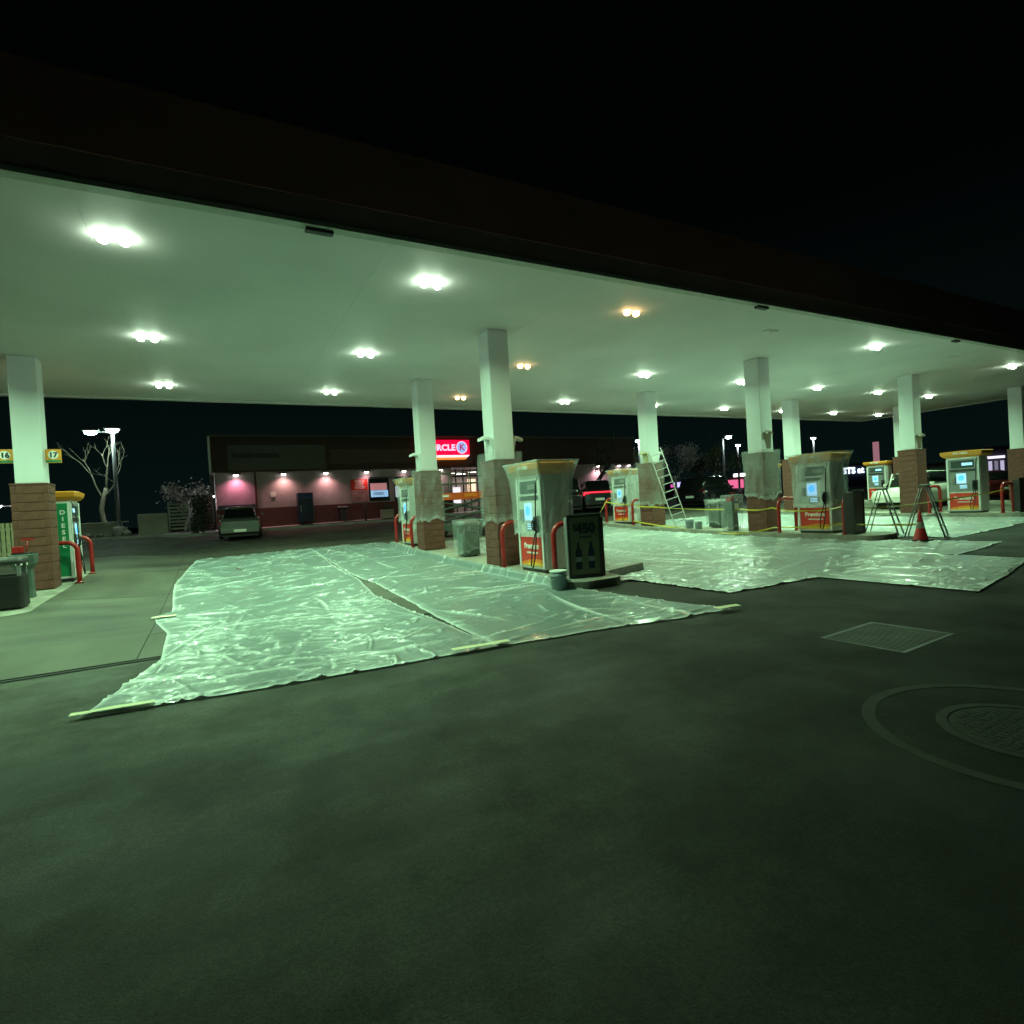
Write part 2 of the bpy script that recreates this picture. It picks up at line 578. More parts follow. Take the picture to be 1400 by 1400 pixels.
# ------------------------------------------------------------------ canopy
CX0, CX1, CY0, CY1, CH = -9.0, 37.6, 8.0, 21.15, 5.5
can = thing('gas_station_canopy', 'wide flat gas station canopy with white underside and dark maroon fascia', 'canopy')
nP = 12
for i in range(nP):
    a = CX0 + (CX1 - CX0) * i / nP
    b = CX0 + (CX1 - CX0) * (i + 1) / nP
    bm = bmesh.new()
    box(bm, a + .0015, b - .0015, CY0 + .10, CY1 - .10, CH, CH + .05)
    ob('ceiling_panel', bm, M['ceiling'], can)
boxo('roof', (CX0 + .1, CX1 - .1, CY0 + .1, CY1 - .1, CH + .06, CH + .7), M['dark'], can)
for nm, z0, z1, pr, mm in (('fascia_band', CH + .02, CH + .33, .0, M['fascia2']), ('fascia', CH + .33, CH + 1.2, .015, M['fascia']), ('fascia_cap', CH + 1.2, CH + 1.25, .018, M['fascia'])):
    for x0, x1, y0, y1 in ((CX0 - pr, CX1 + pr, CY0 - pr, CY0 + .09), (CX0 - pr, CX1 + pr, CY1 - .09, CY1 + pr), (CX0 - pr, CX0 + .09, CY0 + .091, CY1 - .091), (CX1 - .09, CX1 + pr, CY0 + .091, CY1 - .091)):
        boxo(nm, (x0, x1, y0, y1, z0, z1), mm, can)
for x0, x1, y0, y1 in ((CX0 + .01, CX1 - .01, CY0 - .01, CY0 + .16), (CX0 + .01, CX1 - .01, CY1 - .16, CY1 + .01), (CX0 - .01, CX0 + .16, CY0 + .161, CY1 - .161), (CX1 - .16, CX1 + .01, CY0 + .161, CY1 - .161)):
    boxo('drip_edge', (x0, x1, y0, y1, CH - .05, CH + .015), M['trim'], can)
for x, y, L in ((1.58, 8.08, .38), (10.9, 8.08, .36), (19.4, 8.08, .3), (24.6, 8.08, .3)):
    boxo('junction_box', (x - L / 2, x + L / 2, y - .02, y + .09, CH - .10, CH - .052), M['dark'], can, .01)

LX = [-5.6, -.95, 3.70, 8.32, 12.92, 17.65, 22.2, 26.6, 30.95, 35.4]
LY = [9.40, 14.15, 18.87]
lens_on = glow('lens_lit', (.80, 1.0, .76), 40.0)
lens_or = glow('lens_orange', (1.0, .66, .26), 9.0)
lens_off = mat('lens_dark', (.30, .32, .30), .3)
def canopy_light(mode):
    t = thing('canopy_light', '', 'ceiling light', group='lights set in the canopy ceiling')
    bm = bmesh.new()
    box(bm, -.225, .225, -.115, .115, -.005, 0)
    ob('housing', bm, M['ceiling'], t)
    for s in (-1, 1):
        bm = bmesh.new()
        if mode == 'off': prof = ((1, -.0125), (.9, -.02), (.6, -.026))
        else: prof = ((.80, -.0125), (.86, -.04), (.78, -.08), (.50, -.105))
        loft(bm, [[(s * .125 + .088 * f * math.cos(a), .098 * f * math.sin(a), z) for a in [2 * PI * q / 14 for q in range(14)]] for f, z in prof])
        ob('lens', bm, {'on': lens_on, 'or': lens_or, 'off': M['ceiling']}[mode], t)
        if mode != 'off': lamp('halo_fill', 'POINT', (s * .125, 0, -.19), (.8 if mode == 'or' else 2.0), ORANGE if mode == 'or' else (.62, 1.0, .62), t, shadow_soft_size=.06)  # added point lamp below each lens, brightens the ceiling like a halo
    if mode != 'off':
        l = lamp('bulb', 'AREA', (0, 0, -.15), CANOPY_W * (.13 if mode == 'or' else 1), ORANGE if mode == 'or' else GREEN, t, shape='RECTANGLE', size=.42, size_y=.26, spread=math.radians(158))
    return t
protos = {}
ordn = ['nearest', 'middle', 'farthest']
for i, x in enumerate(LX):
    for j, y in enumerate(LY):
        mode = 'or' if i == 3 else 'on'
        if (i, j) in ((4, 0), (6, 0), (9, 1), (8, 0), (9, 0)): mode = 'off'
        if mode not in protos:
            protos[mode] = canopy_light(mode)
            t = protos[mode]
        else: t = copy_tree(protos[mode])
        t.location = (x, y, CH)
        nth = ['leftmost', 'second', 'third', 'fourth', 'fifth', 'sixth', 'seventh', 'eighth', 'ninth', 'last'][i]
        look = {'on': 'greenish white glowing', 'or': 'dim orange glowing', 'off': 'unlit'}[mode]
        t['label'] = '%s twin-lens light, %s of its row of three, %s row from the left' % (look, ordn[j], nth)

# ------------------------------------------------------------------ columns
def block_mesh(sx, sy, sz, name):
    bm = bmesh.new()
    box(bm, -sx / 2, sx / 2, -sy / 2, sy / 2, -sz / 2, sz / 2)
    bmesh.ops.bevel(bm, geom=bm.edges[:], offset=.006, segments=1, affect='EDGES')
    bmesh.ops.recalc_face_normals(bm, faces=bm.faces)
    me = bpy.data.meshes.new(name)
    bm.to_mesh(me)
    bm.free()
    me.materials.append(M['brick'])
    return me
BW = .68      # brick base width
T = .10
COURSE = .20
bl_long = block_mesh(BW - T - .008, T, COURSE - .012, 'brick')
def column():
    t = thing('canopy_column', '', 'column', group='canopy columns with brick bases')
    boxo('shaft', (-.26, .26, -.26, .26, 0, 1), M['white'], t, .012)
    boxo('core', (-BW / 2 + .012, BW / 2 - .012, -BW / 2 + .012, BW / 2 - .012, 0, 2.4), M['mortar'], t)
    boxo('cap_course', (-BW / 2 - .01, BW / 2 + .01, -BW / 2 - .01, BW / 2 + .01, 2.4, 2.44), M['brick'], t, .008)
    for c in range(12):
        z = c * COURSE + COURSE / 2
        for k in range(4):
            o = link('brick', bl_long, t)
            a = k * PI / 2
            sgn = 1 if c % 2 else -1
            o.rotation_euler = (0, 0, a)
            d = BW / 2 - T / 2 + random.uniform(-.001, .002)
            off = sgn * T / 2
            o.location = (math.cos(a) * off + math.sin(a) * d, math.sin(a) * off - math.cos(a) * d, z)
    return t
col0 = column()
COLS = {}
clabels = {(0, 0): 'near-left canopy column, just outside the left edge of the view',
 (0, 1): 'white column on brown brick base with number signs 16 and 17, at far left',
 (1, 0): 'nearest white column, its brick base beside the wrapped pump and poster case',
 (1, 1): 'white column just left of the nearest one, in front of the red shop sign',
 (2, 0): 'white column with fully plastic-wrapped brick base beside the wrapped drum',
 (2, 1): 'white column with the long aluminium ladder leaning on its brick base',
 (3, 0): 'bare brown brick column directly behind the orange-red cone and step ladder',
 (3, 1): 'white column seen between the wrapped column and the big wrapped pump',
 (4, 0): 'white column on brick base cut off by the right edge of the view',
 (4, 1): 'farthest white column, mostly hidden behind the column with the cone'}
CYS = [11.70, 16.72]
first = True
for i, X in enumerate(ISX):
    for j, Y in enumerate(CYS):
        if (i, j) == (0, 0): continue
        t = col0 if first else copy_tree(col0)
        first = False
        zb = iz(X, Y)
        t.location = (X, Y, zb)
        t['label'] = clabels[(i, j)]
        for ch in KIDS(t):
            if ch.name.startswith('shaft'):
                ch.location.z = 2.441
                ch.scale.z = CH - .001 - zb - 2.441
        COLS[(i, j)] = t

# number signs and their brackets on the columns
def number_sign(x, y, z, num, label, wrapped=False, side=-1):
    t = thing('pump_number_sign', label, 'sign', (x, y, z), 0, 'pump number signs on the columns')
    s = side
    if wrapped:
        # an arched fabric-like flag folded over its bracket
        bm = bmesh.new()
        secs = []
        for k in range(7):
            a = k / 6
            px = s * (a * .30)
            pz = .10 + .11 * math.sin(min(1, a * 1.2) * PI * .62) - .10 * a
            hw = .11 - .02 * a
            th = .05 * (1 - .3 * a)
            secs.append([(px, -hw, pz - th), (px, hw, pz - th), (px, hw * .7, pz + th), (px, -hw * .7, pz + th)])
        loft(bm, secs)
        ob('bracket_arm', bm, wrapped, t, .01)
        bm = bmesh.new()
        prism(bm, [(0, .10), (s * .10, .16), (s * .05, -.04), (0, -.36)], -.13, .13, 'y')
        ob('gusset', bm, wrapped, t, .01)
    else:
        boxo('panel', (s * .02 if s > 0 else -.32, .32 if s > 0 else -.02, -.02, .02, -.16, .16), M['yellow'], t, .006)
        bm = bmesh.new()
        prism(bm, [(s * .17 + .10 * math.cos(a), .025 + .10 * math.sin(a)) for a in [2 * PI * q / 20 for q in range(20)]], -.025, -.021, 'y')
        ob('face', bm, M['print_white'], t)
        boxo('green_strip', (s * .17 - .14, s * .17 + .14, -.025, -.021, -.145, -.095), M['diesel'], t)
        text(num, .16, M['print_dark'], t, (s * .17, -.030, .02), FRONT, bold=.006)
    return t
def sgn(i, j, s, z, **k):
    X = ISX[i]
    number_sign(X + s * .262, CYS[j] - .1, z, k.get('num', ''), k['label'], k.get('wr', False), s)
sgn(0, 1, -1, 3.22, num='16', label='yellow square number sign 16 left of the far-left column')
sgn(0, 1, 1, 3.22, num='17', label='yellow square number sign 17 right of the far-left column')
for i, j, s, z, wr, lab in ((1, 0, -1, 2.86, M['white'], 'white wrapped sign bracket on the left of the nearest column'),
                            (1, 1, -1, 3.02, M['white'], 'white wrapped sign bracket on the column before the red shop sign'),
                            (1, 0, 1, 2.86, M['tan'], 'small bracket on the right side of the nearest column'),
                            (2, 1, -1, 2.98, M['fence'], 'yellowish wrapped bracket on the left of the ladder column'),
                            (2, 1, 1, 2.98, M['white'], 'white bracket on the column just above the ladder top')):
    sgn(i, j, s, z, wr=wr, label=lab)
# brackets on the camera side of the right-hand columns
for i, j, z, mm, lab in ((2, 0, 3.05, M['tan'], 'grey arm bracket high on the wrapped column beside the drum'),
                     (3, 0, 3.02, M['tan'], 'grey arm bracket high on the column behind the cone'),
                     (3, 1, 2.75, M['fence'], 'faint yellow bracket on the column left of the big wrapped pump'),
                     (4, 0, 2.85, M['fence'], 'faint yellow bracket on the column at the right edge'),
                     (4, 1, 2.80, M['fence'], 'pale bracket on the farthest white column')):
    sg = number_sign(ISX[i] - .05, CYS[j] - .262 - .0, z, '', lab, mm, -1)
    sg.rotation_euler = (0, 0, math.radians(62))

# ------------------------------------------------------------------ dispensers
def pump(wrapped=True, diesel=False):
    t = thing('fuel_pump', '', 'fuel pump', group='fuel pumps on the islands')
    HX, HY = .30, .50
    boxo('plinth', (-HX + .02, HX - .02, -HY + .02, HY - .02, 0, .06), M['dark'], t)
    boxo('cabinet', (-HX, HX, -HY, HY, .06, 2.0), M['cabinet'], t, .02)
    # flared curved topper
    bm = bmesh.new()
    secs = []
    for z, e in ((1.99, .0), (2.03, .07), (2.09, .12), (2.20, .145), (2.22, .11)):
        secs.append([(sx * (HX + e), sy * (HY + e), z + .018 * (1 if abs(yy) < .1 else 0)) for sx, sy, yy in ((-1, -1, 1), (1, -1, 1), (1, 0, 0), (1, 1, 1), (-1, 1, 1), (-1, 0, 0))])
    loft(bm, secs, smooth=False)
    tp = ob('topper', bm, M['yellow'], t, .01)
    for s in (-1, 1):
        if s < 0:
            text('PAY HERE', .10, M['print_white'], tp, (s * (HX + .137), 0, 2.145), LEFTF, bold=.004)
    for s in (-1, 1):
        X = s * HX
        def fb(y0, y1, z0, z1, d=.012):
            return (min(X, X + s * d), max(X, X + s * d), y0, y1, z0, z1)
        boxo('corner_post', fb(-HY + .0, -HY + .06, .09, 1.95, .03), M['cabinet'], t, .006)
        boxo('corner_post', fb(HY - .06, HY - .0, .09, 1.95, .03), M['cabinet'], t, .006)
        lp = boxo('lower_panel', fb(-HY + .065, HY - .065, .12, .72), M['panel_red'], t, .004)
        bm = bmesh.new()
        def wavy(z0, z1, d0, amp):
            top, bot = [], []
            for k in range(13):
                y = -HY + .07 + (2 * HY - .14) * k / 12
                u = k / 12
                top.append((y, z1 + amp * math.sin(u * PI * 1.1 + .4)))
                bot.append((y, z0 + amp * math.sin(u * PI * 1.1 + .4) * (0 if z0 < .13 else 1)))
            poly = bot + top[::-1]
            a, b_ = sorted((X + s * d0, X + s * (d0 - .002)))
            prism(bm, poly, a, b_, 'x')
        wavy(.125, .22, .0145, .05)
        ob('orange_swoosh', bm, M['panel_orange'], lp)
        bm = bmesh.new()
        wavy(.125, .155, .0175, .045)
        ob('yellow_swoosh', bm, M['panel_yellow'], lp)
        rot = LEFTF if s < 0 else (PI / 2, 0, PI / 2)
        text('Premium', .16, M['print_white'], lp, (X + s * .016, 0, .53), rot, bold=.005)
        text('unleaded gasoline', .062, M['print_white'], lp, (X + s * .016, s * .02, .40), rot, bold=.002)
        boxo('upper_panel', fb(-HY + .065, HY - .065, .76, 1.93, .008), M['steel'] if not wrapped else M['cabinet'], t, .004)
        ds = boxo('display', fb(-.34, .36, 1.62, 1.88, .022), M['display'], t, .008)
        boxo('price_window', fb(-.30, .02, 1.70, 1.80, .026), M['screen_dim'] if not wrapped else M['steel'], ds)
        boxo('grade_bar', fb(-.38, .40, 1.48, 1.57, .020), M['dark'], t, .004)
        sc = boxo('screen', fb(-.10, .20, 1.06, 1.42, .024), M['screen_dim'], t, .02)
        bm = bmesh.new()
        pts = [(.05 + .095 * math.cos(a), 1.26 + .10 * math.sin(a)) for a in [2 * PI * q / 18 for q in range(18)]]
        a, b_ = sorted((X + s * .0245, X + s * .027))
        prism(bm, pts, a, b_, 'x')
        ob('screen_logo', bm, M['screen'], sc)
        kp = boxo('keypad', fb(-.16, .14, .86, 1.02, .030), M['steel'], t, .008)
        for q in range(3):
            boxo('key_row', fb(-.12, .10, .885 + q * .045, .91 + q * .045, .034), M['screen_dim'], kp)
        cr = boxo('card_reader', fb(.24, .37, 1.05, 1.30, .045) if s < 0 else fb(-.37, -.24, 1.05, 1.30, .045), M['steel'], t, .01)
        boxo('card_slot', fb(.27, .34, 1.17, 1.185, .047) if s < 0 else fb(-.34, -.27, 1.17, 1.185, .047), M['panel_red'], cr)
        ny = -.36
        hb = boxo('nozzle_boot', fb(ny - .08, ny + .08, .82, 1.16, .07), M['dark'], t, .02)
        bm = bmesh.new()
        x1 = X + s * .11
        tube(bm, [(x1, ny, 1.14), (x1 + s * .03, ny, 1.02), (x1 + s * .02, ny, .90), (x1 - s * .03, ny, .82)], [.03, .035, .028, .02])
        tube(bm, [(x1 + s * .03, ny, 1.10), (x1 + s * .09, ny, 1.02), (x1 + s * .07, ny, .90), (x1 + s * .01, ny, .86)], .012)
        ob('nozzle', bm, M['black'], t)
        bm = bmesh.new()
        hy = ny - .09
        tube(bm, [(X + s * .03, hy, 1.96), (X + s * .10, hy + .01, 1.8), (X + s * .12, hy + .03, 1.3), (X + s * .13, hy + .05, .7), (X + s * .16, hy + .08, .32), (X + s * .19, hy + .13, .12), (X + s * .19, hy + .19, .16), (X + s * .16, hy + .19, .45), (X + s * .12, ny, .82)], .014, 6)
        ob('hose', bm, M['black'], t)
    bm = bmesh.new()
    box(bm, -HX + .05, HX - .05, -HY - .006, -HY, .12, 1.93)
    ob('end_panel', bm, M['diesel'] if diesel else M['cabinet'], t, .002)
    boxo('end_panel', (-HX + .05, HX - .05, HY, HY + .006, .12, 1.93), M['cabinet'], t)
    if diesel:
        for k, ch in enumerate('DIESEL'):
            text(ch, .15, M['print_white'], t, (.15, -HY - .010, 1.70 - k * .165), FRONT, bold=.005)
    return t

def drape(name, hx, hy, z0, z1, flare, material, label, cat, loc, rz=0, group=None, topz=None, seed=0, cap=True, top_e=None, jag=.03):
    """a thin plastic cover hung over a box: pleated skirt with ragged hem"""
    rng = np.random.default_rng(seed)
    t_e = flare if top_e is None else top_e
    per = []
    N = 20
    hx0, hy0 = hx, hy
    for k in range(N): per.append((-hx0 + 2 * hx0 * k / N, -hy0, 0, -1))
    for k in range(N): per.append((hx0, -hy0 + 2 * hy0 * k / N, 1, 0))
    for k in range(N): per.append((hx0 - 2 * hx0 * k / N, hy0, 0, 1))
    for k in range(N): per.append((-hx0, hy0 - 2 * hy0 * k / N, -1, 0))
    n = len(per)
    L = 12
    ph = rng.uniform(0, 6.28, 5)
    fr = rng.integers(3, 14, 5)
    hem = np.cumsum(rng.normal(0, jag, n))
    hem -= np.linspace(0, hem[-1], n)
    bm = bmesh.new()
    rings = []
    fl = bm.verts.layers.float.new('fold')
    L = 22
    sp = rng.uniform(0, 6.28, 6)
    sf = rng.integers(3, 11, 6)
    sl = rng.uniform(-3.5, 3.5, 6)
    pl = {'column_wrap': .15, 'plastic_wrap': .45}.get(name, .25)
    if name == 'plastic_wrap': sf = rng.integers(2, 7, 6)
    for l in range(L + 1):
        u = l / L                     # 0 top .. 1 hem
        ring = []
        for k, (x, y, nx_, ny_) in enumerate(per):
            z = z1 + (z0 + hem[k] - z1) * u
            e = flare * math.exp(-u * 5.5) + .018
            a = 2 * PI * k / n
            wv = sum(math.sin(a * fr[q] + ph[q] + u * (q - 2) * 1.5) for q in range(5)) / 5
            rid = max(0, max(math.sin(a * sf[q] + sp[q] + u * sl[q] * 2) for q in range(3)) - .72) / .28
            rid = pl * rid ** 1.5 * (.35 + .65 * math.sin(a * 3 + u * 4 + sp[4]) ** 2)
            e += .030 * wv * min(1, u * 3 + .1) + .030 * rid
            fo = .75 * rid + (.25 if l >= L - 1 else 0)
            sx = 1 + e / hx
            sy = 1 + e / hy
            v_ = bm.verts.new((x * sx, y * sy, z))
            v_[fl] = min(1, fo)
            ring.append(v_)
        rings.append(ring)
    for A, B in zip(rings, rings[1:]):
        for k in range(n):
            f = bm.faces.new((A[k], B[k], B[(k + 1) % n], A[(k + 1) % n]))
            f.smooth = True
    if cap:
        c = bm.verts.new((0, 0, z1 + .02))
        for k in range(n): bm.faces.new((rings[0][k], rings[0][(k + 1) % n], c))
    o = ob(name, bm, material)
    o.location = loc
    o.rotation_euler = (0, 0, rz)
    tag(o, label, cat, group)
    return o

pump_w = pump(True)
pump_u = pump(False)
pump_d = pump(False, True)
PY = [10.0, 18.35]
def place(src, used, i, y, label):
    t = copy_tree(src) if used else src
    t.location = (ISX[i] + (.22 if i == 0 else .05), y, iz(ISX[i], y))
    t['label'] = label
    return t
place(pump_w, 0, 1, 10.0, 'nearest fuel pump, wrapped in clear plastic, with a red Premium panel')
place(pump_w, 1, 1, 18.3, 'plastic-wrapped fuel pump left of the column before the red shop sign')
place(pump_w, 1, 2, 9.85, 'big plastic-wrapped fuel pump with glowing blue screen beside the dark display case')
place(pump_w, 1, 2, 18.3, 'small wrapped fuel pump left of the brick column with the ladder')
place(pump_u, 0, 3, 9.95, 'unwrapped fuel pump with blue screen and red panel at the far right')
place(pump_u, 1, 4, 18.0, 'far unwrapped fuel pump with orange topper behind the left step ladder')
place(pump_u, 1, 3, 18.3, 'unwrapped fuel pump hidden behind the big wrapped pump')
place(pump_d, 0, 0, 17.95, 'fuel pump with vertical green DIESEL panel beside the far-left column')
G = 'clear plastic covers over pumps and columns'
def wrapm(i, y, sd, lab):
    drape('plastic_wrap', .36, .56, .78, 2.26, .13, M['wrap'], lab, 'plastic cover', (ISX[i] + .05, y, iz(ISX[i], y)), 0, G, seed=sd)
wrapm(1, 10.0, 1, 'clear plastic cover hanging over the nearest pump')
wrapm(1, 18.3, 2, 'clear plastic cover over the pump before the shop windows')
wrapm(2, 9.85, 3, 'clear plastic cover over the big pump left of the dark display case')
wrapm(2, 18.3, 4, 'clear plastic cover over the small pump beside the ladder column')
def wrapc(i, j, z0, z1, sd, lab, mm='wrap'):
    drape('column_wrap', .36, .36, z0, z1, .02, M[mm], lab, 'plastic cover', (ISX[i], CYS[j], iz(ISX[i], CYS[j])), 0, G, seed=sd, cap=False)
wrapc(1, 0, .98, 2.62, 11, 'plastic film taped round the brick base of the nearest column', 'wrap_thin')
wrapc(1, 1, .88, 2.50, 12, 'plastic film round the brick base before the red shop sign', 'wrap_thin')
wrapc(2, 0, .98, 2.52, 13, 'plastic film round the brick base beside the wrapped drum')
wrapc(2, 1, .70, 2.50, 14, 'plastic film round the brick base behind the ladder', 'wrap_thin')

# ------------------------------------------------------------------ bollard hoops
def hoop():
    t = thing('bollard_hoop', '', 'bollard', group='red pipe hoops guarding the pumps')
    bm = bmesh.new()
    W, H, R = .40, 1.0, .22
    pts = [(-W, 0, 0), (-W, 0, .3), (-W, 0, H - R)]
    for k in range(1, 7):
        a = PI - k * PI / 12
        pts.append((-W + R + R * math.cos(a), 0, H - R + R * math.sin(a)))
    for k in range(1, 7):
        a = PI / 2 - k * PI / 12
        pts.append((W - R + R * math.cos(a), 0, H - R + R * math.sin(a)))
    pts += [(W, 0, .3), (W, 0, 0)]
    tube(bm, pts, .052, 12)
    ob('pipe', bm, M['red'], t)
    for s in (-1, 1):
        bm = bmesh.new()
        lathe(bm, [(.09, 0), (.09, .012), (.06, .02), (.055, .03)], 14, (s * W, 0, 0))
        ob('base_plate', bm, M['red'], t)
    return t
h0 = hoop()
hp = [(1, 8.95, 'red pipe hoop between the poster case and the nearest pump'),
      (1, 11.05, 'red pipe hoop between the nearest pump and the nearest column'),
      (1, 17.45, 'red pipe hoop right of the wrapped pump before the shop windows'),
      (1, 19.15, 'red pipe hoop left of the wrapped pump before the shop windows'),
      (2, 8.95, 'red pipe hoop beside the dark display case on the ladder island'),
      (2, 10.9, 'red pipe hoop between the big wrapped pump and its column'),
      (2, 17.45, 'red pipe hoop between the small wrapped pump and ladder column'),
      (2, 19.15, 'red pipe hoop left of the small wrapped pump'),
      (3, 8.8, 'dark red hoop at the near end of the far right pump island'),
      (3, 11.0, 'red pipe hoop behind the unwrapped pump at far right'),
      (0, 17.15, 'red pipe hoop before the diesel pump'),
      (0, 18.9, 'red pipe hoop behind the diesel pump')]
for k, (i, y, lab) in enumerate(hp):
    t = h0 if k == 0 else copy_tree(h0)
    t.location = (ISX[i] + (.27 if i == 0 else .02), y, iz(ISX[i], y))
    t['label'] = lab

# ------------------------------------------------------------------ poster case and other island furniture
def display_case(x, y, z, rz, face, label, dark=False):
    t = thing('display_case', label, 'display case', (x, y, z), rz, 'display cases at the island ends')
    boxo('back_box', (-.30, .30, .03, .26, .03, 1.12), M['steel'] if not dark else M['dark'], t, .02)
    boxo('frame_top', (-.33, .33, -.02, .03, 1.11, 1.17), M['dark'], t, .004)
    boxo('frame_bottom', (-.33, .33, -.02, .03, 0, .06), M['dark'], t, .004)
    boxo('frame_side', (-.33, -.285, -.02, .03, .061, 1.109), M['dark'], t, .004)
    boxo('frame_side', (.285, .33, -.02, .03, .061, 1.109), M['dark'], t, .004)
    p = boxo('poster', (-.284, .284, 0, .028, .062, 1.108), M['poster_dark'] if dark else M['poster'], t)
    bm = bmesh.new()
    prism(bm, [(.03, .0), (.27, 0), (.27, .52), (.36, .58), (.38, .74), (.30, .84), (.27, .88), (.25, 1.08), (.03, 1.1)], .331, .40, 'x')
    ob('side_cheek', bm, M['poster_dark'], t, .01)
    if not dark:
        text('$', .17, M['print_dark'], p, (-.18, -.004, .93), FRONT)
        text('450', .25, M['print_dark'], p, (.03, -.004, .90), FRONT, bold=.012)
        boxo('print_line', (-.10, .14, -.003, -.001, .735, .765), M['print_dark'], p)
        for sx, mm in ((-.13, M['print_dark']), (.12, M['navy'])):
            bm = bmesh.new()
            prism(bm, [(sx + a, b) for a, b in ((-.06, .16), (.06, .16), (.065, .42), (.055, .50), (.02, .58), (.02, .66), (-.02, .66), (-.02, .58), (-.055, .50), (-.065, .42))], -.004, -.001, 'y')
            ob('printed_bottle', bm, mm, p)
            boxo('bottle_label', (sx - .062, sx + .062, -.006, -.0045, .30, .39), M['bucket'], p)
    return t
display_case(6.02, 8.42, iz(6, 8.4), math.radians(-14), 0, 'standing poster case showing $450 over two bottles, beside the grey bucket')
display_case(15.2, 8.72, iz(15.3, 8.7), math.radians(8), 0, 'dark maroon display case right of the big wrapped pump', True)
display_case(24.2, 8.25, iz(24.1, 8.3), math.radians(-30), 0, 'dark display case at the near end of the far right island', True)

def bucket(x, y, z, r, h, label, mm=None, grp='paint buckets on the islands'):
    t = thing('bucket', label, 'bucket', (x, y, z), random.uniform(0, 6), grp)
    bm = bmesh.new()
    lathe(bm, [(r * .86, 0), (r * .88, .01), (r * .97, h * .72), (r * 1.03, h * .73), (r * 1.03, h * .76), (r * .98, h * .77), (r, h * .93)], 24)
    ob('body', bm, mm or M['bucket'], t)
    bm = bmesh.new()
    lathe(bm, [(r * 1.06, h * .92), (r * 1.07, h * .99), (r * .98, h), (r * .93, h * .985)], 24)
    ob('lid', bm, M['cabinet'], t)
    tubeo('handle', [(r * 1.02 * math.cos(a), -r * .5 * abs(math.sin(a)) - r * .55 * math.sin(a) , h * .80 - .10 * math.sin(a)) for a in [PI * k / 8 for k in range(9)]], .004, M['alu'], t, 6)
    return t
bucket(5.32, 8.28, g(5.3, 8.2) + .02, .15, .36, 'grey lidded bucket in front of the poster case')
bucket(15.02, 14.55, iz(15, 14.5), .15, .34, 'small grey bucket between the ladder and wrapped drum')
bucket(14.98, 14.10, iz(15, 14.1), .13, .28, 'shorter bucket touching the wrapped drum')

def trash_bin(x, y, z, label, mm, wrap=None, rz=0, sd=5):
    t = thing('trash_bin', label, 'trash bin', (x, y, z), rz, 'trash bins on the islands')
    bm = bmesh.new()
    prism(bm, stadium(-.25, .25, -.25, .25, .08), .03, .62, 'z')
    ob('body', bm, mm, t, .01)
    bm = bmesh.new()
    prism(bm, stadium(-.19, .19, -.19, .19, .06), 0, .03, 'z')
    ob('foot', bm, M['black'], t)
    for sx in (-1, 1):
        for sy in (-1, 1):
            boxo('lid_post', (sx * .20 - .025, sx * .20 + .025, sy * .20 - .025, sy * .20 + .025, .62, .84), M['steel'], t)
    bm = bmesh.new()
    loft(bm, [[(x_ * s_, y_ * s_, z_) for x_, y_ in stadium(-.28, .28, -.28, .28, .1)] for z_, s_ in ((.84, .96), (.88, 1), (.93, .96), (.97, .78))])
    ob('lid', bm, M['steel'] if wrap else M['dark'], t)
    bm = bmesh.new()
    prism(bm, stadium(-.23, .23, -.23, .23, .08), .62, .65, 'z')
    ob('inner_rim', bm, M['black'], t)
    if wrap: drape('bin_wrap', .28, .28, .12, 1.0, .03, M['wrap_thin'], wrap, 'plastic cover', (x, y, z), rz, G, seed=sd, jag=.02)
    return t
trash_bin(6.15, 14.0, iz(6.1, 14), 'dark trash bin under clear plastic between the two central columns', M['tealgrey'], 'clear plastic over the bin between the two central columns', sd=21)
trash_bin(15.75, 13.9, iz(15.5, 13.9), 'dark trash bin bundled in white plastic left of the wrapped column', M['tealgrey'], 'milky plastic bundled over the bin left of the wrapped column', sd=22)
trash_bin(-3.42, 13.85, iz(-3.4, 13.85), 'dark square trash bin cut off by the left edge', M['black'], None, 0)
trash_bin(34.0, 9.8, iz(33.5, 10), 'dark bin at the right edge of the view', M['dark'], None, 0)

def washer(x, y, z, label, wrap=None, sd=31, mm=None):
    t = thing('windshield_washer_station', label, 'washer station', (x, y, z), 0, 'windshield washer stations')
    bm = bmesh.new()
    loft(bm, [[(sx * a, sy * b, z_) for sx, sy in ((-1, -1), (1, -1), (1, 1), (-1, 1))] for z_, a, b in ((0, .15, .13), (.06, .14, .12), (.60, .13, .11), (.72, .20, .17), (.92, .21, .18))], smooth=False)
    ob('body', bm, mm or M['tealgrey'], t, .015)
    boxo('water_tray', (-.17, .17, -.14, .14, .921, .95), M['black'], t)
    boxo('notice', (-.10, .10, -.185, -.181, .70, .88), M['print_white'], t)
    bm = bmesh.new()
    tube(bm, [(.05, 0, .95), (.08, .02, 1.22)], .012)
    box(bm, -.02, .18, .0, .04, 1.21, 1.25)
    ob('squeegee', bm, M['red'], t)
    boxo('top_box', (-.17, .0, -.1, .1, .951, 1.09), M['red'], t, .01)
    if wrap: drape('washer_wrap', .23, .20, .06, 1.16, .02, M['wrap_thin'], wrap, 'plastic cover', (x, y, z), 0, G, seed=sd, jag=.02)
washer(-3.50, 15.25, iz(-3.5, 15.25), 'grey washer station with red top in front of the far-left brick column')
washer(15.0, 12.65, iz(15, 12.6), 'washer station under plastic touching the wrapped brick column', 'milky plastic over the washer station beside the wrapped brick column')

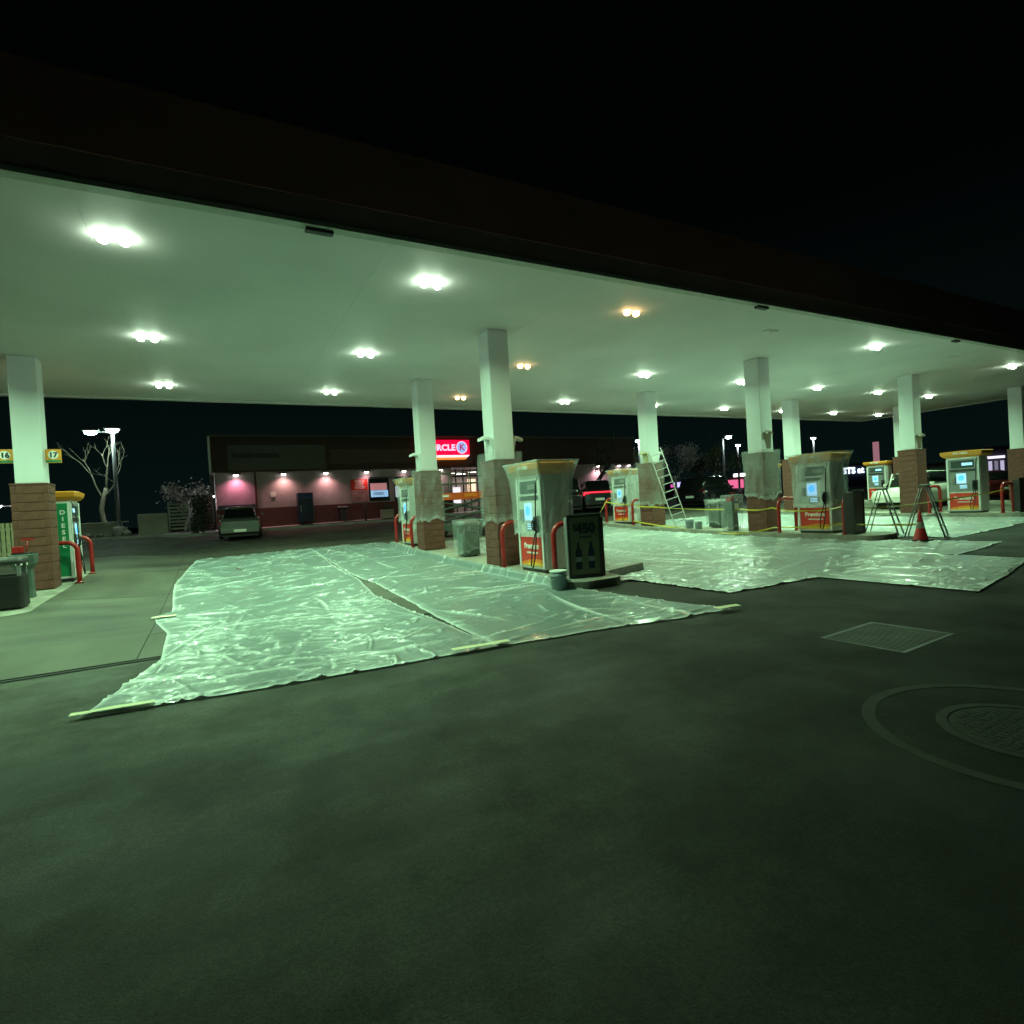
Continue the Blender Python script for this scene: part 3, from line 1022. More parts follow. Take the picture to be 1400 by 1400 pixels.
# wheel stop beam in front of the island
bm = bmesh.new()
prism(bm, [(-.12, 0), (.12, 0), (.10, .17), (-.10, .17)], -.65, .65, 'x')
o = ob('parking_block', bm, M['wood'], None, .012)
o.location = (7.28, 8.92, g(7.2, 8.9) + .015)
o.rotation_euler = (0, 0, math.radians(19))
tag(o, 'long grey block lying on the ground right of the poster case', 'parking block')

# dead leaf on the left sheet
bm = bmesh.new()
ring = [bm.verts.new((.10 * math.cos(a) * (1 + .25 * math.cos(3 * a)), .07 * math.sin(a) * (1 + .2 * math.sin(4 * a)), .02 + .02 * math.cos(2 * a))) for a in [2 * PI * k / 14 for k in range(14)]]
cc_ = bm.verts.new((0, 0, .0))
for k in range(14): bm.faces.new((cc_, ring[k], ring[(k + 1) % 14]))
o = ob('dead_leaf', bm, mat('dead_leaf', (.20, .05, .02), .8), fix=False)
o.location = (.62, 17.6, g(.62, 17.6) + .055)
tag(o, 'small reddish dead leaf lying on the wrinkled left plastic sheet', 'leaf')

# ------------------------------------------------------------------ ladders
def extension_ladder(p0, p1, width, label):
    p0, p1 = Vector(p0), Vector(p1)
    t = thing('extension_ladder', label, 'ladder', p0)
    d = p1 - p0
    L = d.length
    dn = d.normalized()
    side = Vector((.62, -.78, 0))
    side = (side - dn * side.dot(dn)).normalized()
    nrm = dn.cross(side).normalized()
    R = Matrix((side, nrm, dn)).transposed().to_4x4()
    for s in (-1, 1): boxo('rail', (s * width / 2 - .016, s * width / 2 + .016, -.036, .036, 0, L), M['alu'], t, mtx=R)
    n = int(L / .30)
    for k in range(n):
        z = .2 + k * .30
        bm = bmesh.new()
        box(bm, -width / 2 + .0165, width / 2 - .0165, -.022, .022, z - .014, z + .014, mtx=R)
        ob('rung', bm, M['alu'], t)
    for s in (-1, 1): boxo('foot', (s * width / 2 - .03, s * width / 2 + .03, -.05, .05, -.03, -.001), M['black'], t, mtx=R)
extension_ladder((15.35, 15.25, iz(15.3, 15.2) + .03), (15.12, 16.22, iz(15.3, 16.2) + 2.93), .46, 'long aluminium ladder leaning against the wrapped brick column')

def step_ladder(x, y, z, rz, h, label):
    t = thing('step_ladder', label, 'ladder', (x, y, z), rz, 'open aluminium step ladders')
    sp = h * .32
    for s in (-1, 1):
        w0, w1 = .30, .20
        tubeo('front_rail', [(s * w0, -sp, 0), (s * w1, -.06, h)], .022, M['steel'], t, 4)
        tubeo('back_rail', [(s * (w0 - .02), sp, 0), (s * (w1 - .02), .06, h - .05)], .015, M['steel'], t, 4)
        tubeo('spreader', [(s * .26, -sp * .55, h * .42), (s * .24, sp * .55, h * .42)], .009, M['alu'], t, 4)
    n = int(h / .3)
    for k in range(1, n + 1):
        u = k * .3 / h
        if u > .93: break
        yy = -sp + (sp - .06) * u
        ww = .30 - .10 * u
        boxo('step', (-ww, ww, yy - .04, yy + .045, h * u - .012, h * u + .012), M['alu'], t)
    for u in (.22, .5, .78):
        yy = sp - (sp - .06) * u
        tubeo('brace', [(-.28 + .1 * u, yy, h * u), (.28 - .1 * u, yy, h * u)], .011, M['alu'], t, 4)
    boxo('top_cap', (-.24, .24, -.11, .10, h - .02, h + .03), M['steel'], t, .01)
step_ladder(16.3, 8.7, g(16.3, 8.7) + .03, math.radians(16), 1.25, 'open step ladder beside the dark display case')
step_ladder(15.95, 7.5, g(16, 7.5) + .03, math.radians(18), 1.30, 'open step ladder standing behind the red traffic cone')

# cone
t = thing('traffic_cone', 'red traffic cone with pale collar in front of the step ladder', 'traffic cone', (14.95, 7.15, g(14.95, 7.15) + .03))
bm = bmesh.new()
lathe(bm, [(.165, .035), (.15, .05), (.11, .22), (.095, .30)], 20)
ob('lower_body', bm, M['cone'], t)
bm = bmesh.new()
lathe(bm, [(.0951, .301), (.066, .46)], 20)
ob('collar', bm, M['tan'], t)
bm = bmesh.new()
lathe(bm, [(.0655, .461), (.035, .64), (.028, .70)], 20)
ob('tip', bm, M['cone'], t)
bm = bmesh.new()
prism(bm, stadium(-.20, .20, -.20, .20, .05), 0, .035, 'z')
ob('base', bm, M['black'], t, .006)

# ------------------------------------------------------------------ plastic sheets on the ground
def sheet(poly_l, poly_r, y0f, y1f, label, seed, dz=.028, dens=16, res=.05, climb=None, mm='sheet'):
    """poly_l / poly_r: list of (y, x) edges; y0f/y1f: near and far y as functions of u"""
    rng = np.random.default_rng(seed)
    y0a, y0b = y0f
    y1a, y1b = y1f
    Wd = abs(poly_r[0][1] - poly_l[0][1])
    Ln = abs(y1a - y0a)
    nu = int(Wd / res)
    nv = int(Ln / res)
    U, V = np.meshgrid(np.linspace(0, 1, nu), np.linspace(0, 1, nv))
    Y = (y0a + (y0b - y0a) * U) * (1 - V) + (y1a + (y1b - y1a) * U) * V
    XL = np.interp(Y, [p[0] for p in poly_l], [p[1] for p in poly_l])
    XR = np.interp(Y, [p[0] for p in poly_r], [p[1] for p in poly_r])
    # ragged edges
    def rag(n_, a):
        r = np.cumsum(rng.normal(0, 1, n_))
        r -= np.linspace(r[0], r[-1], n_)
        k = np.ones(9) / 9
        r = np.convolve(r, k, 'same')
        return a * r / (np.abs(r).max() + 1e-6)
    XL = XL + rag(nv, .07)[:, None] * (1 - U)
    XR = XR + rag(nv, .04)[:, None] * U
    Y = Y + rag(nu, .04)[None, :] * (1 - V) + rag(nu, .08)[None, :] * V
    X = XL * (1 - U) + XR * U
    Z = np.zeros_like(X)
    # creases: short and long ridges at random angles
    def crease(cx, cy, L, a, amp, wd):
        dx, dy = X - cx, Y - cy
        along = dx * math.cos(a) + dy * math.sin(a)
        bend = .10 * L * np.sin(along / L * 2 + cx)
        ac = -dx * math.sin(a) + dy * math.cos(a) + bend
        m_ = np.clip(1 - np.abs(ac) / wd, 0, 1) * np.clip(1 - (np.abs(along) / (L / 2)) ** 2, 0, 1)
        return amp * m_
    area = Wd * Ln
    # patches where the film is more crumpled than elsewhere
    cl = [(rng.uniform(X.min(), X.max()), rng.uniform(Y.min(), Y.max()), rng.normal(.05, .35)) for _ in range(int(area / 3) + 3)]
    for _ in range(int(area * dens)):
        c_ = cl[rng.integers(len(cl))]
        if rng.random() < .75: cx, cy, aa = c_[0] + rng.normal(0, .7), c_[1] + rng.normal(0, 1.1), c_[2] + rng.normal(0, .35)
        else: cx, cy, aa = rng.uniform(X.min(), X.max()), rng.uniform(Y.min(), Y.max()), rng.uniform(0, PI)
        L = rng.uniform(.10, .55) if rng.random() < .8 else rng.uniform(.6, 1.3)
        Z = np.maximum(Z, crease(cx, cy, L, aa, rng.uniform(.010, .034), rng.uniform(res * .8, res * 1.4)))
    for _ in range(int(area * .7)):
        cx = rng.uniform(X.min(), X.max())
        cy = rng.uniform(Y.min(), Y.max())
        Z = np.maximum(Z, Z * .6 + crease(cx, cy, rng.uniform(1.5, 4), rng.choice([rng.normal(0, .15), rng.normal(PI / 2, .10), rng.uniform(0, PI)]), rng.uniform(.012, .030), rng.uniform(.04, .08)))
    # lengthwise pleats from having been folded in the packet
    Z += .006 * np.abs(((X + .02 * np.sin(Y * 1.7)) * 2.6) % 1 - .5) * (np.sin(Y * .9 + X) > -.2)
    FOLD = np.clip((Z - .010) / .022, 0, 1) ** 1.4
    Z = np.minimum(Z, .07)
    Z += gz(X, Y) + dz
    edge = np.minimum.reduce([U * Wd, (1 - U) * Wd, V * Ln, (1 - V) * Ln])
    Z -= (dz - .017) * np.clip(1 - edge / .15, 0, 1)
    if climb:                     # the film runs up over the island kerb
        k_ = np.clip((X - climb) / .10, 0, 1) * np.clip((Y - 8.15) / .2, 0, 1) * np.clip((19.5 - Y) / .2, 0, 1)
        Z += (ISL + .01) * k_ * k_ * (3 - 2 * k_)
    vs = np.stack([X, Y, Z], -1).reshape(-1, 3)
    idx = np.arange(nu * nv).reshape(nv, nu)
    F = np.stack([idx[:-1, :-1], idx[:-1, 1:], idx[1:, 1:], idx[1:, :-1]], -1).reshape(-1, 4)
    me = bpy.data.meshes.new('plastic_sheet')
    me.from_pydata(vs.tolist(), [], F.tolist())
    hem = np.clip(1 - edge / .07, 0, 1) * .7
    at = me.attributes.new('fold', 'FLOAT', 'POINT')
    at.data.foreach_set('value', np.maximum(FOLD, hem).ravel().astype(np.float32))
    me.materials.append(M[mm])
    me.polygons.foreach_set('use_smooth', [True] * len(me.polygons))
    o = link('plastic_sheet', me)
    tag(o, label, 'plastic sheet', 'plastic drop sheets taped to the ground')
    return o
sheet([(5.0, -1.25), (6.1, -1.10), (7.9, -.62), (9.8, -.66), (10.9, -.86), (11.6, -.95), (11.9, -.70), (16, -.80), (21.5, -.45)], [(5, 2.80), (7.6, 2.74), (10.6, 2.66), (13, 2.95), (21.5, 3.15)],
      (6.08, 5.66), (21.2, 21.6), 'wrinkled plastic sheet on the left, nearest the open concrete', 1, dens=24, res=.03)
sheet([(5, 2.78), (7.6, 2.80), (9.2, 2.92), (12.0, 3.04), (13, 2.96), (21.5, 3.10)], [(5, 6.0), (5.2, 5.98), (8.2, 5.66), (9, 5.64), (19, 5.64), (21.5, 5.75)],
      (5.70, 5.15), (21.6, 21.0), 'smoother plastic sheet along the nearest pump island', 2, dz=.036, dens=14, res=.03, climb=5.38)
sheet([(5, 6.95), (8.0, 6.92), (8.9, 6.72), (20, 6.72)], [(5, 9.6), (20, 9.6)], (5.98, 5.78), (19.2, 19.2), 'rippled plastic sheet right of the parking block', 3, dens=24, res=.036, mm='sheet_lit')
sheet([(3, 8.95), (20, 9.1)], [(3, 12.66), (20, 12.66)], (3.62, 4.35), (19, 19), 'plastic sheet reaching farthest towards the square grate', 4, dz=.038, dens=12, res=.036, mm='sheet_lit')
sheet([(5, 12.55), (20, 12.55)], [(5, 15.45), (7.9, 15.0), (8.1, 14.72), (20, 14.72)], (5.45, 5.72), (19, 19), 'plastic sheet lying under the red traffic cone', 5, dz=.028, dens=14, res=.036, mm='sheet_lit')
sheet([(6, 16.2), (8, 15.95), (20, 15.95)], [(6, 19.8), (20, 19.8)], (6.9, 7.1), (19, 19), 'plastic sheet in the lane just beyond the ladder island', 6, dens=16, mm='sheet_lit')
sheet([(6, 19.7), (20, 19.7)], [(6, 23.45), (20, 23.45)], (7.2, 7.2), (19, 19), 'plastic sheet along the far right pump island', 7, dz=.036, dens=16, mm='sheet_lit')

def strip(x0, y0, x1, y1, wd, label, name='tape_strip', cat='tape', mm='tape', dz=.03, grp='pale tape strips on sheet edges'):
    n = max(2, int(math.hypot(x1 - x0, y1 - y0) / .12))
    d = Vector((x1 - x0, y1 - y0, 0)).normalized()
    nn = Vector((-d.y, d.x, 0)) * wd / 2
    bm = bmesh.new()
    pr = None
    for k in range(n + 1):
        u = k / n
        x, y = x0 + (x1 - x0) * u, y0 + (y1 - y0) * u
        z = g(x, y) + dz + random.uniform(0, .008)
        a = bm.verts.new((x + nn.x + random.uniform(-.008, .008), y + nn.y + random.uniform(-.008, .008), z))
        b = bm.verts.new((x - nn.x, y - nn.y, z - .004))
        if pr: bm.faces.new((pr[0], pr[1], b, a))
        pr = (a, b)
    o = ob(name, bm, M[mm])
    return tag(o, label, cat, grp)
strip(-1.17, 6.10, -.55, 6.03, .07, 'tape strip at the lower left tip of the wrinkled sheet', dz=.05)
strip(2.25, 5.74, 2.92, 5.68, .08, 'tape strip where the two left sheets meet at the front', dz=.06)
strip(5.75, 5.20, 6.12, 5.14, .10, 'tape flap at the pointed right tip of the smoother sheet', dz=.06)
strip(-.98, 11.35, -.62, 11.30, .12, 'torn tape tab on the left edge of the wrinkled sheet', dz=.05)

# caution tape strands
def ribbon(pts, wd, label, sag=.05):
    P = []
    for a, b in zip(pts, pts[1:]):
        a, b = Vector(a), Vector(b)
        n = 14
        for k in range(n + (b == Vector(pts[-1]))):
            u = k / n
            p = a.lerp(b, u)
            p.z -= sag * 4 * u * (1 - u)
            P.append(p)
    bm = bmesh.new()
    pr = None
    for k, p in enumerate(P):
        tw = .9 * math.sin(k * .33)
        d = Vector((math.sin(tw) * .5, -math.sin(tw) * .5, math.cos(tw))) * wd / 2
        a, b = bm.verts.new(p + d), bm.verts.new(p - d)
        if pr: bm.faces.new((pr[0], pr[1], b, a))
        pr = (a, b)
    o = ob('caution_tape', bm, M['caution'])
    return tag(o, label, 'caution tape', 'yellow caution tape strands')
def zt(x, y, h): return (x, y, g(x, y) + h)
ribbon([zt(6.50, 9.0, 1.05), zt(14.88, 19.1, 1.05)], .045, 'yellow tape strung from the nearest pump to the small wrapped pump', .10)
ribbon([zt(14.88, 19.08, 1.05), zt(14.88, 17.4, 1.0), zt(14.90, 16.35, .92), zt(14.93, 12.2, .85), zt(14.90, 11.1, .90), zt(14.95, 10.0, .80), zt(14.92, 8.95, .92), zt(16.3, 8.5, .8), zt(24.0, 8.75, .95)], .045, 'upper yellow tape running along the ladder island past the wrapped column', .05)
ribbon([zt(14.88, 17.4, .32), zt(14.85, 14.0, .13), zt(14.62, 12.2, .10), zt(14.90, 11.1, .30), zt(14.92, 8.95, .45), zt(15.4, 7.3, .40)], .045, 'lower yellow tape sagging to the ground before the wrapped drum', .04)

# grate and manhole
GX, GY = 6.02, 3.24
t = thing('drain_grate', 'square steel drain grate set in the dark asphalt', 'drain grate', (GX, GY, g(GX, GY)), math.radians(2))
t.rotation_euler[1] = -math.atan(.01)
boxo('pit_floor', (-.47, .47, -.38, .38, .001, .003), M['black'], t)
for x0, x1, y0, y1 in ((-.50, .50, -.40, -.36), (-.50, .50, .36, .40), (-.50, -.46, -.359, .359), (.46, .50, -.359, .359)):
    boxo('frame_bar', (x0, x1, y0, y1, .0, .004), M['dark'], t)
bars = mat('grate_steel', (.06, .068, .055), .58, .3, var=.4, scale=4)
for k in range(20):
    x = -.44 + k * .0463
    boxo('grate_bar', (x - .013, x + .013, -.358, .358, .003, .007), bars, t)
MX, MY = 4.38, 1.55
t = thing('manhole', 'round manhole lid inside a wide concrete collar on the dark asphalt', 'manhole', (MX, MY, g(MX, MY)))
t.rotation_euler[1] = -math.atan(.01)
bm = bmesh.new()
def ringm(bm, r0, r1, z0, z1, n=64):
    A = []
    for r, z in ((r0, z0), (r0, z1), (r1, z1), (r1, z0)):
        A.append([bm.verts.new((r * math.cos(2 * PI * k / n), r * math.sin(2 * PI * k / n), z)) for k in range(n)])
    for q in range(3):
        for k in range(n): bm.faces.new((A[q][k], A[q][(k + 1) % n], A[q + 1][(k + 1) % n], A[q + 1][k]))
ringm(bm, .80, .88, .0, .0025)
ob('collar_edge', bm, mat('collar_concrete', (.048, .048, .042), .85, var=.25, scale=5), t)
bm = bmesh.new()
ringm(bm, .40, .46, .0, .004)
ob('frame_ring', bm, mat('ring_iron', (.042, .042, .037), .7, .3, var=.3), t)
bm = bmesh.new()
lathe(bm, [(.39, 0), (.39, .002), (.385, .003)], 48)
lid_i = mat('manhole_iron', (.040, .042, .036), .7, .3, var=.3, scale=10, bump=.5)
ob('lid', bm, lid_i, t)
bm = bmesh.new()
for a in range(-6, 7):
    for b in range(-6, 7):
        if a * a + b * b < 40: box(bm, a * .055 - .016, a * .055 + .016, b * .055 - .016, b * .055 + .016, .003, .0055)
o = ob('lid_studs', bm, lid_i, t)
o['kind'] = 'stuff'

# ------------------------------------------------------------------ shop
SY = 32.0
SZ = g(8, SY) + .0
def kerb_run(pts, label, wd=.3, h=.13):
    bm = bmesh.new()
    for (x0, y0), (x1, y1) in zip(pts, pts[1:]):
        d = Vector((x1 - x0, y1 - y0, 0)).normalized()
        n = Vector((-d.y, d.x, 0)) * wd
        A = [Vector((x0, y0, g(x0, y0))), Vector((x1, y1, g(x1, y1)))]
        vs = []
        for p in A:
            for q, zz in ((Vector(), -.05), (Vector(), h), (n, h), (n, -.05)): vs.append(bm.verts.new(p + q + Vector((0, 0, zz))))
        for f in ((0, 1, 5, 4), (1, 2, 6, 5), (2, 3, 7, 6), (0, 3, 2, 1), (4, 5, 6, 7)): bm.faces.new([vs[i] for i in f])
    o = ob('kerb', bm, M['kerb'])
    o['kind'] = 'structure'
    return o
kerb_run([(-20, 30.7), (-4, 30.7), (0, 30.9), (24.5, 30.9)], '')
o = surface('sidewalk', grid_lines(.2, 24.5, 3, (20,)), [31.2, 32, 33.0], .125, M['kerb'])
o['kind'] = 'structure'
o = surface('planting_bed', [-20, -10, 0, .19], [31.0, 32, 36, 44], .06, M['rock'])
o['kind'] = 'structure'

shop = thing('convenience_store', 'long low convenience store with mauve walls and dark brown parapet', 'store')
z = SZ
WALL = [(0.3, 13.2), (17.2, 27.5)]
for x0, x1 in WALL:
    boxo('wall', (x0, x1, SY, SY + 8, z + 1.06, z + 2.96), M['stucco'], shop)
    boxo('wainscot', (x0 - .01, x1 + .01, SY - .04, SY + 7.9, z - .2, z + 1.06), M['wainscot'], shop)
boxo('parapet', (0.2, 27.6, SY - .12, SY + 8.1, z + 2.96, z + 4.78), M['parapet'], shop)
boxo('coping', (0.1, 27.7, SY - .2, SY + 8.2, z + 4.78, z + 4.88), M['board'], shop)
bd = boxo('fascia_board', (.95, 5.75, SY - .17, SY - .12, z + 3.05, z + 4.35), M['board'], shop)
for a, b in ((1.15, 2.2), (2.25, 3.4)):
    boxo('vent_slot', (a, b, SY - .175, SY - .171, z + 3.68, z + 3.92), M['dark'], bd)
boxo('fascia_board', (6.0, 12.5, SY - .15, SY - .12, z + 3.3, z + 4.1), mat('board_brown', (.12, .08, .06), .7), shop)
boxo('downpipe', (.08, .19, SY - .16, SY - .06, z + 2.9, z + 4.8), M['cabinet'], shop)
boxo('downpipe', (.08, .19, SY - .16, SY - .06, z + .1, z + 2.88), M['board'], shop)
boxo('pilaster', (2.12, 2.22, SY - .06, SY, z + 1.0, z + 2.95), M['wainscot'], shop)
boxo('ledge', (.4, 2.1, SY - .10, SY, z + 1.12, z + 1.28), M['navy'], shop)
boxo('notice', (2.85, 3.12, SY - .02, SY, z + 1.62, z + 1.88), M['print_white'], shop)
boxo('notice', (2.90, 3.08, SY - .02, SY, z + 1.46, z + 1.57), M['board'], shop)
# advertising poster and windows left of the door
pw = boxo('poster', (7.05, 8.0, SY - .05, SY - .005, z + 1.12, z + 2.42), mat('poster_food', (.40, .22, .21), .5, var=.45, scale=2.5), shop)
pr_ = boxo('red_band', (7.06, 7.99, SY - .056, SY - .051, z + 1.80, z + 2.41), M['panel_red'], pw)
for k, s in enumerate(('FRESH', 'FAST', 'FOOD')):
    text(s, .20, M['print_white'], pw, (7.55, SY - .060, z + 2.28 - k * .17), FRONT, bold=.006)
def window(x0, x1, z0, z1, glassm, mull=0, name='window', emis=None):
    f = boxo(name, (x0, x1, SY - .03, SY - .004, z0, z1), M['black'], shop)
    p = boxo('pane', (x0 + .05, x1 - .05, SY - .045, SY - .031, z0 + .05, z1 - .05), glassm, f)
    for k in range(mull):
        x = x0 + (x1 - x0) * (k + 1) / (mull + 1)
        boxo('mullion', (x - .03, x + .03, SY - .06, SY - .0455, z0, z1), M['dark'], f)
    return f
f = window(8.05, 9.25, z + 1.12, z + 2.42, M['glass'])
boxo('ad_sky', (8.15, 9.1, SY - .052, SY - .046, z + 1.75, z + 2.15), glow('ad_pink', (.85, .35, .38), .40), f)
boxo('ad_blue', (8.15, 9.15, SY - .055, SY - .053, z + 1.36, z + 1.74), glow('ad_blue', (.35, .65, 1.0), .70), f)
text('COLD', .22, M['print_white'], f, (8.6, SY - .060, z + 1.55), FRONT, bold=.01)
boxo('awning', (8.05, 9.3, SY - .5, SY - .06, z + 2.42, z + 2.48), M['tealgrey'], shop)
f = window(9.55, 10.9, z + 1.0, z + 2.5, M['glass'])
boxo('ad_sheet', (9.6, 9.95, SY - .055, SY - .046, z + 1.3, z + 1.95), glow('ad_white', (.75, .85, 1.0), .55), f)
# recessed glazed entrance, brightly lit inside
ent = boxo('entrance_back_wall', (13.2, 17.2, SY + 3.4, SY + 3.5, z, z + 2.95), mat('inside_wall', (.55, .48, .45), .8, var=.2, scale=1.5), shop)
for k in range(9):
    x = 13.2 + k * .5
    boxo('door_frame' if k % 4 else 'door_post', (x - .03, x + .03, SY + .55, SY + .63, z, z + 2.9), M['dark'], shop)
for k in range(8):
    x = 13.2 + k * .5
    boxo('glass_pane', (x + .035, x + .465, SY + .58, SY + .59, z + .1, z + 2.4), mat('clear_glass%d' % k if False else 'clear_glass', (.5, .55, .55), .05, alpha=.18), shop)
boxo('transom', (13.2, 17.2, SY + .54, SY + .64, z + 2.4, z + 2.5), M['dark'], shop)
for x0, x1, zz in ((13.35, 14.0, 2.66), (14.2, 14.75, 2.62), (15.0, 15.6, 2.72)):
    o = boxo('strip_light', (x0, x1, SY + 1.4, SY + 1.6, z + zz, z + zz + .08), glow('strip_white', (1, .98, 1.0), 5), shop)
boxo('menu_screen', (15.4, 16.0, SY + 2.6, SY + 2.66, z + 1.5, z + 2.35), glow('menu_glow', (1.0, .75, .5), .9), shop)
boxo('menu_screen', (13.45, 13.95, SY + .50, SY + .53, z + .75, z + 1.75), glow('lit_ad', (.95, .9, 1.0), 1.0), shop)
for k in range(3):
    boxo('shelf', (14.1 + k * 1.0, 14.8 + k * 1.0, SY + 2.2, SY + 2.6, z, z + 1.4), mat('shelf_goods', (.35, .28, .22), .7, var=.6, scale=9), shop)
boxo('inner_column', (16.1, 16.45, SY + .9, SY + 1.2, z, z + 2.95), M['fence'], shop)
lamp('shop_interior_light', 'AREA', (15.2, SY + 1.6, z + 2.6), 60, (1.0, .85, .85), shop, shape='RECTANGLE', size=2.5, size_y=1)

# wall lights on the shop
wl = []
for x, c, e in ((1.27, (1.0, .30, .46), 105), (3.55, (1.0, .52, .48), 80), (5.72, (1.0, .50, .50), 85), (7.95, (1.0, .45, .5), 40), (10.15, (1.0, .5, .5), 26), (12.45, (1.0, .7, .66), 26), (20.6, (1.0, .66, .64), 130), (24.3, (1.0, .58, .64), 130), (26.2, (1.0, .8, .8), 60), (27.1, (1.0, .8, .8), 60)):
    t = thing('wall_light', '', 'wall light', (x, SY, SZ + 2.86), 0, 'down lights along the shop wall')
    bm = bmesh.new()
    loft(bm, [[(sx * a, -.02 - (b if sy < 0 else 0), z_) for sx, sy in ((-1, -1), (1, -1), (1, 1), (-1, 1))] for z_, a, b in ((-.04, .17, .30), (.02, .15, .26), (.06, .10, .12))], smooth=False)
    ob('hood', bm, M['dark'], t)
    bm = bmesh.new()
    loft(bm, [[(.12 * f_ * math.cos(a), -.17 + .10 * f_ * math.sin(a), z_) for a in [2 * PI * q / 12 for q in range(12)]] for z_, f_ in ((-.042, 1), (-.09, .9), (-.12, .5))])
    ob('bulb_glass', bm, glow('wall_bulb', (1.0, .9, .85), 9), t)
    l = lamp('bulb', 'SPOT', (0, -.34, -.15), e * 1.0, c, t, spot_size=math.radians(140), spot_blend=1.0, shadow_soft_size=.06)
    l.rotation_euler = (math.radians(9), 0, 0)
    wl.append(t)
for t, lab in zip(wl, ('pink glowing wall light at the left corner of the shop', 'warm wall light above the notice, second from the shop corner', 'warm wall light right of the navy ice chest', 'small bright wall light above the red food poster', 'wall light above the shop window near the wrapped pump', 'wall light just right of the column before the red sign', 'wall light above the dark parked vehicle right of the nearest pump', 'wall light behind the leaning bare tree trunk', 'wall light near the right end of the shop', 'last wall light at the right end of the shop')):
    t['label'] = lab

t = thing('side_wall_light', 'small white glaring light on the left corner of the shop', 'wall light', (.28, SY + .25, SZ + 1.85))
boxo('housing', (-.14, 0, -.12, .12, -.03, .10), M['dark'], t, .01)
bm = bmesh.new()
loft(bm, [[(-.10 + .08 * f_ * math.cos(a), .09 * f_ * math.sin(a), z_) for a in [2 * PI * q / 12 for q in range(12)]] for z_, f_ in ((-.031, 1), (-.08, .9), (-.11, .5))])
ob('glass', bm, glow('side_bulb', (.9, .95, 1.0), 14), t)
lamp('bulb', 'POINT', (-.30, 0, -.15), 45, (.92, .95, 1.0), t, shadow_soft_size=.05)
# red store sign
X0, X1 = 11.35, 14.30
t = thing('store_sign', 'glowing red CIRCLE K sign with white and orange stripes on the parapet', 'store sign', (0, SY - .5, SZ + 3.42))
t.location = (0, SY - .45, SZ + 3.42)
bm = bmesh.new()
prism(bm, [(X0, .26), (X1, .26), (X1, 1.18), (X0, 1.18)], 0, .28, 'y')
ob('red_box', bm, glow('sign_red', (1.0, .0, .05), 1.2), t)
bm = bmesh.new()
prism(bm, [(X0, .13), (X1 - .14, .13), (X1, .255), (X0, .255)], 0, .28, 'y')
ob('white_stripe', bm, glow('sign_white', (1.0, .92, 1.0), 1.1), t)
bm = bmesh.new()
prism(bm, [(X0, .0), (X1 - .26, .0), (X1 - .145, .125), (X0, .125)], 0, .28, 'y')
ob('orange_stripe', bm, glow('sign_orange', (1.0, .33, .06), .9), t)
lw = glow('sign_letters', (.85, .72, 1.0), 1.05)
text('CIRCLE', .50, lw, t, (X1 - .93, -.006, .70), FRONT, bold=.02, align='RIGHT', sx=1.06)
bm = bmesh.new()
cx = X1 - .50
prism(bm, [(cx + .36 * math.cos(a), .72 + .38 * math.sin(a)) for a in [2 * PI * k / 32 for k in range(32)]], -.008, -.001, 'y')
ob('logo_ring', bm, lw, t)
bm = bmesh.new()
prism(bm, [(cx + .31 * math.cos(a), .72 + .33 * math.sin(a)) for a in [2 * PI * k / 32 for k in range(32)]], -.012, -.009, 'y')
ob('logo_disc', bm, glow('logo_blue', (.36, .55, .95), .9), t)
text('K', .52, glow('logo_k', (.55, .05, .25), .8), t, (cx, -.018, .72), FRONT, bold=.02)
boxo('cabinet', (X0 + .05, X1 - .3, .281, .33, .05, 1.1), M['dark'], t)

# things in front of the shop
t = thing('ice_chest', 'tall navy ice chest standing against the shop wall', 'ice chest', (4.5, SY - .42, SZ + .125))
boxo('cabinet', (-.38, .38, -.33, .33, .08, 1.62), M['navy'], t, .04)
boxo('header', (-.36, .36, -.345, -.331, 1.32, 1.56), mat('header_blue', (.02, .05, .22), .4), t)
boxo('door', (-.34, .34, -.352, -.331, .16, 1.28), mat('door_navy', (.008, .014, .04), .25), t, .01)
boxo('handle', (-.28, -.25, -.39, -.353, .6, .95), M['alu'], t, .005)
for s in (-1, 1): boxo('foot', (s * .3 - .05, s * .3 + .05, -.28, .28, 0, .08), M['black'], t)
t = thing('ash_bin', 'squat dark waste bin by the shop wall right of the ice chest', 'waste bin', (6.45, SY - .4, SZ + .125))
bm = bmesh.new()
lathe(bm, [(.22, 0), (.24, .05), (.24, .72)], 18)
ob('body', bm, M['dark'], t)
bm = bmesh.new()
lathe(bm, [(.30, .721), (.30, .76), (.24, .80)], 18)
ob('lid', bm, M['steel'], t)
t = thing('bench_planter', 'dim tan box planter under the shop window', 'planter', (8.9, SY - .45, SZ + .125))
boxo('box', (-.35, .35, -.2, .2, 0, .5), M['tan'], t, .02)
bm = bmesh.new()
for k in range(90):
    p = Vector((random.gauss(0, .14), random.gauss(0, .08), .5 + random.random() * .3))
    a = Vector((random.gauss(0, 1), random.gauss(0, 1), random.gauss(0, 1))).normalized() * .05
    b = a.cross(Vector((random.gauss(0, 1), 1, 0))).normalized() * .03
    bm.faces.new([bm.verts.new(p + q) for q in (a, b, -a, -b)])
o = ob('foliage', bm, M['leaf'], t, fix=False)
for k, x in enumerate((7.55, 10.9)):
    t = thing('bollard_post', ['dark post before the red food poster', 'dark post before the right shop window'][k], 'bollard', (x, 31.0, g(x, 31) + .12), 0, 'posts along the shop kerb')
    tubeo('post', [(0, 0, 0), (0, 0, .95)], .06, M['dark'], t, 12)
    bm = bmesh.new()
    lathe(bm, [(.06, .951), (.055, .985), (.02, 1.0)], 12)
    ob('cap', bm, M['dark'], t)

